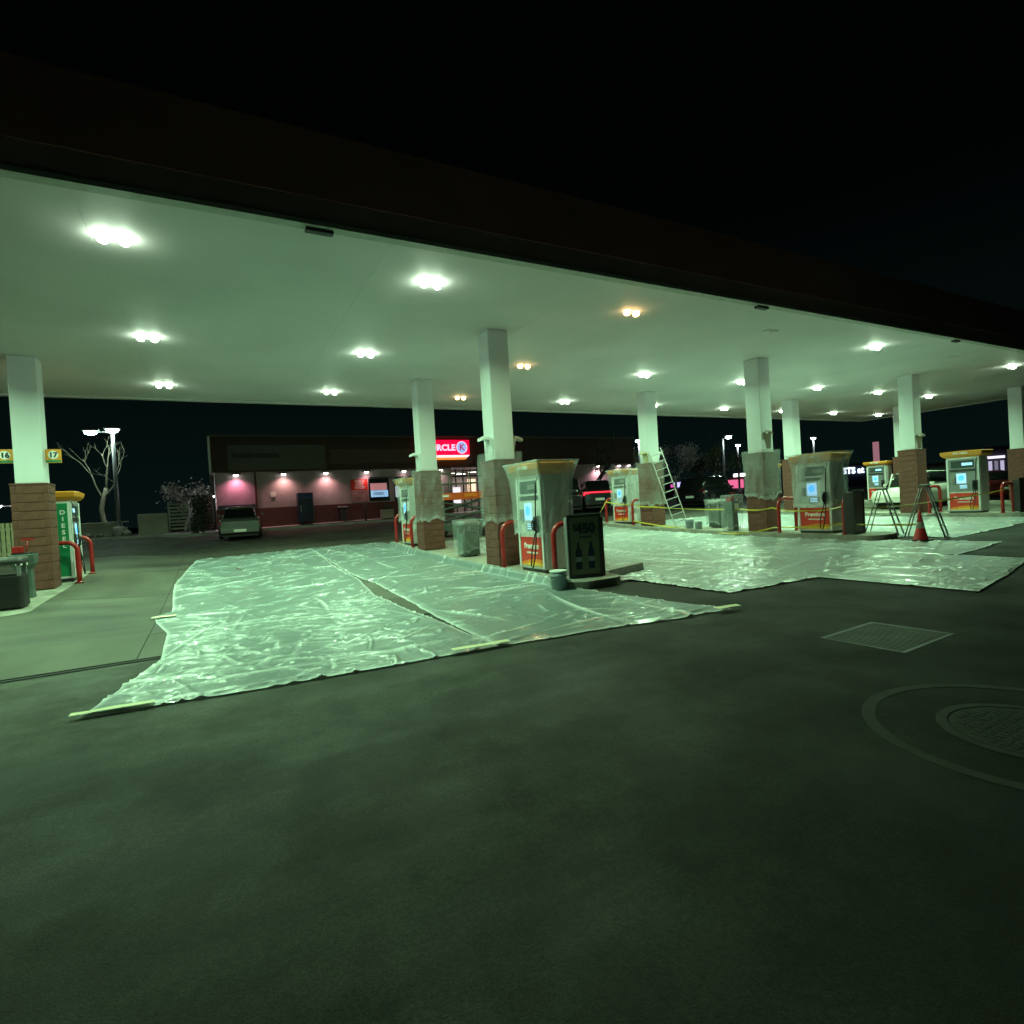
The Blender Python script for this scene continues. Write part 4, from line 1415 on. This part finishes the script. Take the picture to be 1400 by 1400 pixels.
# ------------------------------------------------------------------ vehicles
def car(name, label, loc, rz, paint, L=4.6, W=1.8, H=1.45, kind='sedan', tails=None, cat='car'):
    t = thing(name, label, cat, loc, rz)
    hw = W / 2
    hood = .62 if kind == 'sedan' else .78
    belt = .93 if kind == 'sedan' else 1.08
    gc = .22
    # local: +y is the car's rear (towards the viewer when rz = pi)
    st = {'sedan': [(-.5, .50, .80), (-.47, .62, .92), (-.36, .76, .98), (-.20, .88, 1), (0, .92, 1), (.25, .95, 1), (.38, .98, .99), (.46, .95, .96), (.495, .84, .90)],
          'suv': [(-.5, .60, .84), (-.47, .86, .94), (-.34, 1.0, .98), (-.18, 1.06, 1), (0, 1.08, 1), (.25, 1.10, 1), (.42, 1.12, .99), (.48, 1.08, .96), (.5, .90, .92)]}['suv' if kind != 'sedan' else 'sedan']
    bm = bmesh.new()
    secs = []
    for u, zt_, wf in st:
        y = u * L
        h_ = hw * wf
        zb = gc + (.12 if abs(u) > .45 else 0)
        secs.append([(-h_ * .92, y, zb), (h_ * .92, y, zb), (h_, y, zb + .14), (h_, y, (zb + zt_) / 2 + .05), (h_ * .97, y, zt_ - .07), (h_ * .88, y, zt_), (-h_ * .88, y, zt_), (-h_ * .97, y, zt_ - .07), (-h_, y, (zb + zt_) / 2 + .05), (-h_, y, zb + .14)])
    loft(bm, secs)
    ob('body', bm, paint, t)
    if kind == 'sedan': gh = [(-.24, .90, .80), (-.12, H - .05, .66), (0, H, .66), (.20, H - .03, .64), (.30, 1.22, .66), (.40, .96, .72)]
    elif kind == 'pickup': gh = [(-.20, 1.05, .84), (-.10, H - .05, .72), (0, H, .72), (.10, H - .03, .70), (.12, 1.08, .80)]
    else: gh = [(-.24, 1.05, .82), (-.13, H - .06, .70), (0, H, .70), (.30, H - .02, .68), (.42, H - .12, .66), (.475, 1.12, .78)]
    bm = bmesh.new()
    secs = []
    for u, zr, wf in gh:
        h_ = hw * wf
        y = u * L
        zb = belt - .06
        zz = max(zr, zb + .02)
        bwf = hw * .88
        k_ = (zz - zb) / (H - zb)
        secs.append([(-bwf, y, zb), (bwf, y, zb), (bwf + (h_ - bwf) * k_, y, zz - .04 * k_), ((h_ - .12), y, zz), (-(h_ - .12), y, zz), (-(bwf + (h_ - bwf) * k_), y, zz - .04 * k_)])
    loft(bm, secs)
    ob('windows', bm, M['carglass'], t)
    bm = bmesh.new()
    rr = [q for q in gh if q[1] > H - .16]
    secs = []
    for u, zr, wf in rr:
        h_ = hw * wf
        secs.append([(-h_ - .01, u * L, zr - .07), (-h_ + .10, u * L, zr + .012), (h_ - .10, u * L, zr + .012), (h_ + .01, u * L, zr - .07), (h_ - .12, u * L, zr - .02), (-h_ + .12, u * L, zr - .02)])
    loft(bm, secs)
    ob('roof', bm, paint, t)
    for s in (-1, 1):
        for (ua, za), (ub, zb_) in (((gh[-2][0], gh[-2][1]), (gh[-1][0], gh[-1][1])), ((gh[0][0], gh[0][1]), (gh[1][0], gh[1][1]))):
            tubeo('pillar', [(s * (hw * .70), ua * L, za - .0), (s * (hw * .80), ub * L, zb_ + .0)], .035, paint, t, 6)
    for s in (-1, 1):
        for yy in (-.31 * L, .30 * L):
            bm = bmesh.new()
            R = .33 if kind == 'sedan' else .38
            n = 24
            for a0, mat_i in ((0, 0),):
                rings = []
                for r, xx in ((R * .62, hw + .0), (R * .66, hw + .012), (R * .95, hw + .012), (R, hw - .03), (R, hw - .20), (R * .6, hw - .21)):
                    rings.append([bm.verts.new((s * xx, yy + r * math.cos(2 * PI * k / n), R + r * math.sin(2 * PI * k / n))) for k in range(n)])
                for A, B in zip(rings, rings[1:]):
                    for k in range(n): bm.faces.new((A[k], A[(k + 1) % n], B[(k + 1) % n], B[k]))
            wh = ob('wheel', bm, M['tyre'], t)
            bm = bmesh.new()
            for k in range(5):
                a = 2 * PI * k / 5
                mt_ = Matrix.Translation((s * (hw - .01), yy, R)) @ Matrix.Rotation(a, 4, 'X')
                box(bm, -.008, .008, -.035, .035, .03, R * .63, mtx=mt_)
            bm2 = [bm.verts.new((s * (hw - .03), yy + R * .62 * math.cos(2 * PI * k / n), R + R * .62 * math.sin(2 * PI * k / n))) for k in range(n)]
            bm.faces.new(bm2)
            ob('rim', bm, M['rim'], wh)
            bm = bmesh.new()
            tube(bm, [(s * (hw + .004), yy + (R + .05) * math.cos(a), R + (R + .05) * math.sin(a)) for a in [PI * k / 12 for k in range(13)]], .022, 6)
            ob('wheel_arch', bm, M['black'], t)
    re = st[-2][2] * hw
    for s in (-1, 1):
        zt_ = .78 if kind == 'sedan' else .95
        boxo('tail_light', (min(s * (re - .34), s * (re - .02)), max(s * (re - .34), s * (re - .02)), L * .475, L * .494, zt_ - .10, zt_ + .04), tails or mat('tail_red', (.25, .01, .01), .25), t, .01)
        boxo('headlight', (min(s * (re - .36), s * (re - .06)), max(s * (re - .36), s * (re - .06)), -L * .493, -L * .47, .55, .68), M['cabinet'], t, .01)
        boxo('mirror', (min(s * (hw + .0), s * (hw + .17)), max(s * (hw + .0), s * (hw + .17)), -L * .17, -L * .14, belt, belt + .13), paint, t, .02)
    boxo('bumper', (-hw * .90, hw * .90, L * .47, L * .507, .30, .52), paint, t, .03)
    boxo('licence_plate', (-.26, .26, L * .507, L * .511, .56 if kind != 'sedan' else .36, .70 if kind != 'sedan' else .49), M['print_white'], t)
    boxo('undertray', (-hw * .85, hw * .85, -L * .44, L * .47, .14, .26), M['black'], t)
    return t
car('parked_car', 'pale silver sedan parked nose-in at the shop corner, seen from behind', (1.65, 30.2, g(1.6, 28.3) + .02), PI, M['silver'])
t = bpy.data.objects['parked_car']
t.rotation_euler = (math.radians(-3.2), 0, PI - math.radians(4))
t.location = (1.25, 29.0, g(1.25, 28.9) + .05)
t.scale = (.94, .93, .94)
redt = glow('tail_glow', (1.0, .02, .05), 2.2)
c2 = car('parked_suv', 'black vehicle with a glowing red tail light bar right of the nearest pump', (21.0, 28.0, g(21, 28)), PI - math.radians(30), M['carblack'], 4.8, 1.95, 1.75, 'suv', redt, 'suv')
boxo('light_bar', (-.9, .9, 4.8 * .475, 4.8 * .500, 1.00, 1.07), redt, c2)
c3 = car('parked_suv', 'black tall vehicle parked between the poster case and the red-lit vehicle', (18.3, 27.6, g(18.3, 28)), PI - math.radians(28), M['carblack'], 4.7, 1.9, 1.95, 'suv', None, 'suv')
car('parked_pickup', 'large black vehicle parked across the lot behind the wrapped drum', (28.4, 25.6, g(28, 25)), PI - math.radians(75), M['carblack'], 5.2, 2.0, 1.85, 'suv', None, 'pickup')
car('parked_car', 'cream car with one wheel showing left of the brick column behind the cone', (30.7, 14.75, g(30.7, 14.75)), -PI / 2, M['carwhite'], 4.9, 1.9, 1.75, 'suv', None, 'suv')
car('parked_car', 'dark maroon car behind the column with the cone', (37.2, 15.2, g(37, 15)), math.radians(150), M['carred'], 4.7, 1.85, 1.6, 'suv', None, 'car')

# ------------------------------------------------------------------ scissor lift
t = thing('scissor_lift', 'orange-decked scissor lift parked between the two central columns', 'scissor lift', (8.9, 20.8, g(8.9, 20.8)), math.radians(-28), None)
boxo('chassis', (-1.15, 1.15, -.40, .40, .22, .55), M['tealgrey'], t, .03)
for sx in (-1, 1):
    for sy in (-1, 1):
        bm = bmesh.new()
        n = 18
        lathe(bm, [(.2, -.07), (.22, -.05), (.22, .05), (.2, .07)], n)
        for v in bm.verts: v.co = Vector((v.co.x + sx * .85, v.co.z + sy * .42, v.co.y + .22))
        ob('wheel', bm, M['tyre'], t)
for s in (-1, 1):
    y = s * .33
    for k in range(2):
        z0 = .56 + k * .46
        tubeo('scissor_arm', [(-1.0, y, z0), (1.0, y, z0 + .46)], .045, M['tealgrey'], t, 4)
        tubeo('scissor_arm', [(-1.0, y * .86, z0 + .46), (1.0, y * .86, z0)], .045, M['tealgrey'], t, 4)
pf = boxo('platform', (-1.2, 1.2, -.42, .42, 1.50, 1.56), M['orange'], t)
for x0, x1, y0, y1 in ((-1.2, 1.2, -.44, -.421), (-1.2, 1.2, .421, .44), (-1.22, -1.201, -.42, .42), (1.201, 1.22, -.42, .42)):
    boxo('toe_board', (x0, x1, y0, y1, 1.48, 1.76), M['orange'], pf)
bm = bmesh.new()
for zz in (2.12, 2.55):
    tube(bm, [(-1.18, -.41, zz), (1.18, -.41, zz)], .02, 6)
    tube(bm, [(-1.18, .41, zz), (1.18, .41, zz)], .02, 6)
    for sx in (-1, 1): tube(bm, [(sx * 1.18, -.41, zz), (sx * 1.18, .41, zz)], .02, 6)
for xx in (-1.18, -.4, .4, 1.18):
    for yy in (-.41, .41): tube(bm, [(xx, yy, 1.56), (xx, yy, 2.55)], .02, 6)
ob('guard_rail', bm, M['tealgrey'], t)
boxo('control_box', (.95, 1.15, -.52, -.44, 1.95, 2.2), M['tealgrey'], t, .01)
boxo('decal', (-.9, -.4, -.445, -.4405, 1.60, 1.68), M['print_white'], pf)
boxo('decal', (.2, .7, -.445, -.4405, 1.58, 1.70), M['panel_orange'], pf)

# ------------------------------------------------------------------ trees and planting
def branchy(name, label, base, h, lean, seed, mm, cat='tree', leaves=None, r0=.12, depth=4, spread=.55, nleaf=0, leafm=None, trunk=None):
    rnd = random.Random(seed)
    t = thing(name, label, cat, base)
    bt, bb = bmesh.new(), bmesh.new()
    tips = []
    def grow(bm, p, d, L, r, lv):
        pts, rr = [p.copy()], [r]
        q = p.copy()
        dd = d.copy()
        n = 5
        for k in range(n):
            dd = (dd + Vector((rnd.gauss(0, .13), rnd.gauss(0, .13), rnd.gauss(.03, .10)))).normalized()
            q = q + dd * L / n
            pts.append(q.copy())
            rr.append(r * (1 - .52 * (k + 1) / n))
        tube(bm, pts, rr, 7 if lv < 2 else 5)
        if lv >= depth:
            tips.append(q.copy())
            return
        for k in range(2 + (rnd.random() < .55)):
            ax = Vector((rnd.gauss(0, 1), rnd.gauss(0, 1), rnd.gauss(0, .3))).normalized()
            nd = (dd + ax * spread * rnd.uniform(.7, 1.5)).normalized()
            grow(bb, pts[-1 - rnd.randint(0, 1)], nd, L * rnd.uniform(.55, .82), rr[-1] * .8, lv + 1)
            tips.append(pts[-2].copy())
    if trunk:
        pts = [Vector(p) for p in trunk]
        rr = [r0 * (1 - .45 * k / (len(pts) - 1)) for k in range(len(pts))]
        tube(bt, pts, rr, 9)
        for k in range(3):
            a = (-.55, .05, .75)[k]
            grow(bb, pts[-1 - (k != 1)], Vector((a, rnd.gauss(0, .2), .75)).normalized(), h * .26, rr[-1] * .62, 2)
    else:
        grow(bt, Vector((0, 0, 0)), Vector(lean).normalized(), h * .38, r0, 0)
    ob('trunk', bt, mm, t)
    ob('branches', bb, mm, t)
    if nleaf:
        bm = bmesh.new()
        for _ in range(nleaf):
            p = rnd.choice(tips) + Vector((rnd.gauss(0, .28), rnd.gauss(0, .28), rnd.gauss(0, .22)))
            a = Vector((rnd.gauss(0, 1), rnd.gauss(0, 1), rnd.gauss(0, 1))).normalized() * rnd.uniform(.05, .10)
            b = a.cross(Vector((rnd.gauss(0, 1), rnd.gauss(0, 1), 1))).normalized() * rnd.uniform(.03, .06)
            bm.faces.new([bm.verts.new(p + q) for q in (a, b, -a, -b)])
        ob('crown', bm, leafm, t, fix=False)
    return t
BZ = g(-4, 33) + .06
branchy('bare_tree', 'pale bare tree with a curved trunk lit by the twin lamps', (-3.55, 33.0, BZ), 4.8, (0, 0, 1), 3, M['bark'], r0=.15, depth=5, spread=.6,
        trunk=[(0, 0, 0), (-.25, 0, .12), (-.72, .0, .32), (-.98, 0, .75), (-1.02, 0, 1.3), (-.92, 0, 1.8), (-.78, 0, 2.3)])
branchy('small_tree', 'pale dry leafy tree behind the gate left of the shop', (-1.2, 34.2, BZ), 2.9, (.1, 0, 1), 8, M['bark'], r0=.07, depth=3, nleaf=1500, leafm=M['leaf_dry'])
branchy('leaning_tree', 'dark leaning tree trunk before the pink-lit shop wall', (21.7, 28.9, g(22, 29)), 4.2, (.4, 0, 1), 12, M['black'], r0=.20, depth=3, spread=.5, nleaf=900, leafm=M['leaf'],
        trunk=[(-.3, 0, 0), (-.15, 0, .8), (.12, 0, 1.5), (.62, 0, 2.1), (1.3, 0, 2.7)])
for k, (x, y, h, sd) in enumerate(((32.4, 36.5, 4.6, 21), (35.2, 35.5, 5.2, 22), (38.5, 34.8, 4.6, 23), (29.4, 36.2, 5.0, 24), (42.5, 38.5, 4.8, 25))):
    branchy('leafy_tree', ['dim leafy tree behind the ladder', 'tall dim tree right of the ladder top', 'dim tree behind the wrapped drum', 'dim tree left of the ladder column', 'farthest dim tree under the street lamps'][k], (x, y, g(x, y)), h, (0, 0, 1), sd, M['bark'], r0=.16, depth=4, nleaf=2600, leafm=M['leaf_dry'] if k % 2 else M['leaf'])['group'] = 'dim trees beyond the lot'
# conifer-like shrub at the shop corner
t = thing('corner_shrub', 'dark dense shrub at the shop corner left of the parked sedan', 'shrub', (-.35, 31.6, g(-.3, 31.6) + .05))
tubeo('trunk', [(0, 0, 0), (0, 0, .5)], .05, M['bark'], t)
bm = bmesh.new()
for _ in range(3000):
    u = random.random()
    zz = .15 + u * 1.75
    r = (.48 - .10 * u + .06 * math.sin(u * 9)) * math.sqrt(random.random())
    a = random.uniform(0, 2 * PI)
    p = Vector((r * math.cos(a), r * math.sin(a), zz))
    q = Vector((random.gauss(0, 1), random.gauss(0, 1), random.gauss(0, 1))).normalized() * .06
    s_ = q.cross(Vector((random.gauss(0, 1), random.gauss(0, 1), 1))).normalized() * .03
    bm.faces.new([bm.verts.new(p + v) for v in (q, s_, -q, -s_)])
ob('foliage', bm, M['leaf'], t, fix=False)
# rack of white boxes behind the kerb
t = thing('wire_rack', 'pale slatted rack standing behind the kerb left of the dark shrub', 'rack', (-1.35, 32.0, BZ))
for sx in (-1, 1): boxo('post', (sx * .42 - .03, sx * .42 + .03, -.2, .2, 0, 1.45), M['steel'], t)
for k in range(8): boxo('slat', (-.385, .385, -.2, -.16, .10 + k * .17, .20 + k * .17), M['tan'], t)
t = thing('utility_cabinet', 'pale square utility cabinet standing in the planting bed', 'utility cabinet', (-2.42, 31.6, g(-2.4, 31.6) + .06), math.radians(8))
boxo('cabinet', (-.58, .58, -.35, .35, .05, .98), M['tan'], t, .02)
boxo('plinth', (-.62, .62, -.38, .38, 0, .05), M['kerb'], t)
for s in (-1, 1): boxo('door', (min(s * .02, s * .54), max(s * .02, s * .54), -.366, -.351, .12, .92), M['tan'], t, .006)
boxo('vent', (.1, .45, -.372, -.367, .7, .8), M['steel'], t)
t = thing('low_wall', 'low pale block wall section behind the bare tree', 'wall', (-4.7, 32.2, g(-4.7, 32) + .05))
for c in range(3):
    for k in range(5):
        x = -1.0 + k * .4 + (.2 if c % 2 else 0)
        boxo('block', (x + .005, x + .395, -.1, .1, c * .2 + .003, c * .2 + .197), M['tan'], t, .006)
bm = bmesh.new()
prism(bm, [(-1.05, .61), (1.25, .61), (1.25, .68), (-1.05, .68)], -.13, .13, 'y')
ob('coping', bm, M['tan'], t, .01)
nb = 0
for k in range(12):
    x = -6.5 + k * .52 + random.uniform(-.1, .1)
    if abs(x + 2.42) < .7 or abs(x + 1.35) < .5: continue
    r = random.uniform(.16, .30)
    bm = bmesh.new()
    bmesh.ops.create_icosphere(bm, subdivisions=2, radius=r)
    for v in bm.verts:
        v.co *= 1 + .22 * math.sin(v.co.x * 19 + k) * math.cos(v.co.y * 17 + k * 2)
        v.co.z *= .7
    o = ob('boulder', bm, M['rock'])
    o.location = (x, 31.45 + random.uniform(0, .5), g(x, 31.5) + .06 + r * .4)
    o.rotation_euler = (0, 0, k)
    tag(o, 'rough dim boulder %s in the bed behind the left kerb' % (['farthest left', 'second from the left', 'third from the left', 'fourth from the left', 'before the block wall', 'left of the utility cabinet', 'right of the utility cabinet', 'nearest the slatted rack', 'beside the dark shrub', 'under the dark shrub'][nb]), 'boulder', 'boulders behind the left kerb')
    nb += 1
# slatted fence at far left
t = thing('slat_fence', 'pale yellow slatted fence glimpsed left of the far-left column', 'fence', (-7.3, 24.0, g(-7, 24)))
for k in range(26): boxo('slat', (-1.6 + k * .13, -1.5 + k * .13, -.02, .02, .05, 1.35), M['fence'], t)
for zz in (.3, 1.1): boxo('rail', (-1.65, 1.85, .021, .06, zz, zz + .08), M['fence'], t)

# ------------------------------------------------------------------ lamp posts
def lamp_post(x, y, h, heads, label, power, col=(.75, 1.0, .95), zb=None, br=40, name='lamp_post'):
    zb = g(x, y) if zb is None else zb
    t = thing(name, label, 'lamp post', (x, y, zb), 0, 'parking lot lamp posts')
    tubeo('pole', [(0, 0, 0), (0, 0, h * .5), (0, 0, h)], [.10, .085, .07], M['steel'], t, 10)
    bm = bmesh.new()
    lathe(bm, [(.24, 0), (.24, .45), (.20, .5)], 14)
    ob('footing', bm, M['kerb'], t)
    gl = glow('lamp_glass', col, br)
    for dx, dy, dz in heads:
        if abs(dx) + abs(dy) > .05: tubeo('arm', [(0, 0, h - .05 + min(0, dz)), (dx, dy, h + dz)], .035, M['steel'], t, 6)
        hd = boxo('head', (dx - .32, dx + .32, dy - .18, dy + .18, h + dz, h + dz + .12), M['steel'], t, .03)
        bm = bmesh.new()
        loft(bm, [[(dx + .26 * f_ * math.cos(a), dy + .17 * f_ * math.sin(a), h + dz + z_) for a in [2 * PI * q / 12 for q in range(12)]] for z_, f_ in ((-.001, 1), (-.10, .9), (-.15, .5))])
        ob('glass', bm, gl, hd)
        lamp('bulb', 'POINT', (dx, dy, h + dz - .25), power, col, t, shadow_soft_size=.15)
    return t
lamp_post(-3.78, 31.75, 5.05, [(0, 0, 0), (-.82, 0, -.10)], 'twin-headed lamp post beside the pale bare tree', 110, (.72, 1.0, .85))
lamp_post(29.9, 33.8, 4.75, [(0, 0, 0)], 'lamp post with bluish white glare left of the ladder column', 160, (.80, .92, 1.0))
lamp_post(34.1, 29.3, 4.55, [(.42, -.2, .10)], 'lamp post with an arm between ladder and wrapped column', 160, (.75, 1.0, .9))
lamp_post(42.5, 34.9, 4.5, [(.1, 0, 0)], 'lower lamp post just left of the wrapped column', 160, (.9, .95, 1.0))
lamp_post(50.3, 32.7, 4.9, [(0, 0, 0)], 'small distant lamp above the big wrapped pump', 120, (.8, 1.0, .9))
lamp_post(-13.6, 58.3, 3.5, [(0, 0, 0), (-1.2, 0, -.7)], 'low twin lamp at the far left behind the brick column', 120, (1.0, .95, .9))

# ------------------------------------------------------------------ far street: lit shops and signs
def far_building(bearing, dist, w, d, h, label, col):
    b_ = math.radians(bearing)
    x, y = (dist + d / 2) * math.sin(b_), (dist + d / 2) * math.cos(b_)
    t = thing('far_building', label, 'building', (x, y, 0), -b_, 'low buildings across the street')
    boxo('wall', (-w / 2, w / 2, -d / 2, d / 2, 0, h), mat('far_wall', col, .9), t)
    boxo('parapet', (-w / 2 - .15, w / 2 + .15, -d / 2 - .15, d / 2 + .15, h, h + .35), M['parapet'], t)
    t['front'] = -d / 2
    return t
def lit(b, x0, x1, z0, z1, name, col, st, part='lit_sign'):
    f = b['front'] - .16
    return boxo(part, (x0, x1, f - .16, f, z0, z1), glow(name, col, st), b)
b1 = far_building(47.8, 100, 9, 8, 3.3, 'low building with a long bright white sign behind the black pickup', (.10, .07, .09))
lit(b1, -1.95, 1.35, 2.7, 3.55, 'far_white', (1.0, .95, 1.0), 2.5)
lit(b1, -2.9, -2.3, 2.7, 3.6, 'far_orange', (1.0, .55, .12), 2.0)
lit(b1, -2.75, -2.45, .6, 2.4, 'far_door', (.8, .6, .4), .5, 'doorway')
lit(b1, 1.7, 2.6, 2.7, 3.6, 'far_cyan', (.15, .6, 1.0), 1.2)
b2 = far_building(51.5, 100, 7, 8, 3.4, 'building with pink lit front left of the wrapped column', (.12, .08, .10))
lit(b2, -3.3, -.9, 1.9, 3.3, 'far_pink', (1.0, .18, .38), .9)
lit(b2, -2.4, 1.5, 3.75, 4.3, 'far_white2', (1.0, .95, .97), 2.2)
b3 = far_building(60, 100, 12, 8, 4.2, 'dark building with white letters seen right of the big wrapped pump', (.03, .05, .09))
text('STS at', 1.25, glow('far_letters', (.75, .88, 1.0), 2.6), b3, (-.15, b3['front'] - .2, 3.45), FRONT, bold=.05, sx=.85)
lit(b3, 2.7, 3.6, 2.9, 3.5, 'far_dot', (.85, .9, 1.0), 1.8)
b4 = far_building(66, 95, 9, 8, 3.2, 'building with pale green strip lights behind the column with the cone', (.05, .07, .07))
for a, b in ((-1.35, -.2), (.15, 1.2)): lit(b4, a, b, 1.95, 2.4, 'far_green', (.7, 1.0, .6), 1.6, 'strip_light')
b5 = far_building(69.4, 90, 6, 8, 4.6, 'lit shopfront left of the right-hand brick column', (.06, .05, .07))
for k in range(4): lit(b5, -1.3 + k * .55, -.95 + k * .55, 1.5, 3.2, 'far_win%d' % (k % 2), (.7, .65, .9), .7 if k % 2 else .25, 'lit_window')
lit(b5, -1.2, .8, 3.5, 3.8, 'far_sign', (.9, .85, 1.0), 1.2)
b6 = far_building(44.5, 100, 5, 8, 3.2, 'far building with a small blue-white sign right of the ladder', (.05, .04, .06))
lit(b6, .3, 1.6, 2.65, 3.5, 'far_violet', (.55, .5, 1.0), 1.6)
lit(b6, -.3, .2, 2.7, 3.2, 'far_magenta', (.8, .1, .45), 1.0)
del b1['front'], b2['front'], b3['front'], b4['front'], b5['front'], b6['front']
bb = math.radians(61.64)
t = thing('pylon_sign', 'tall dim pink pylon sign above the far unwrapped pump', 'sign', (90 * math.sin(bb), 90 * math.cos(bb), .5), -bb)
boxo('pole', (-.2, .2, .0, .3, 0, 3.4), M['steel'], t)
boxo('panel', (-.36, .36, -.1, .3, 3.41, 6.4), glow('pylon_pink', (.55, .25, .30), .55), t)
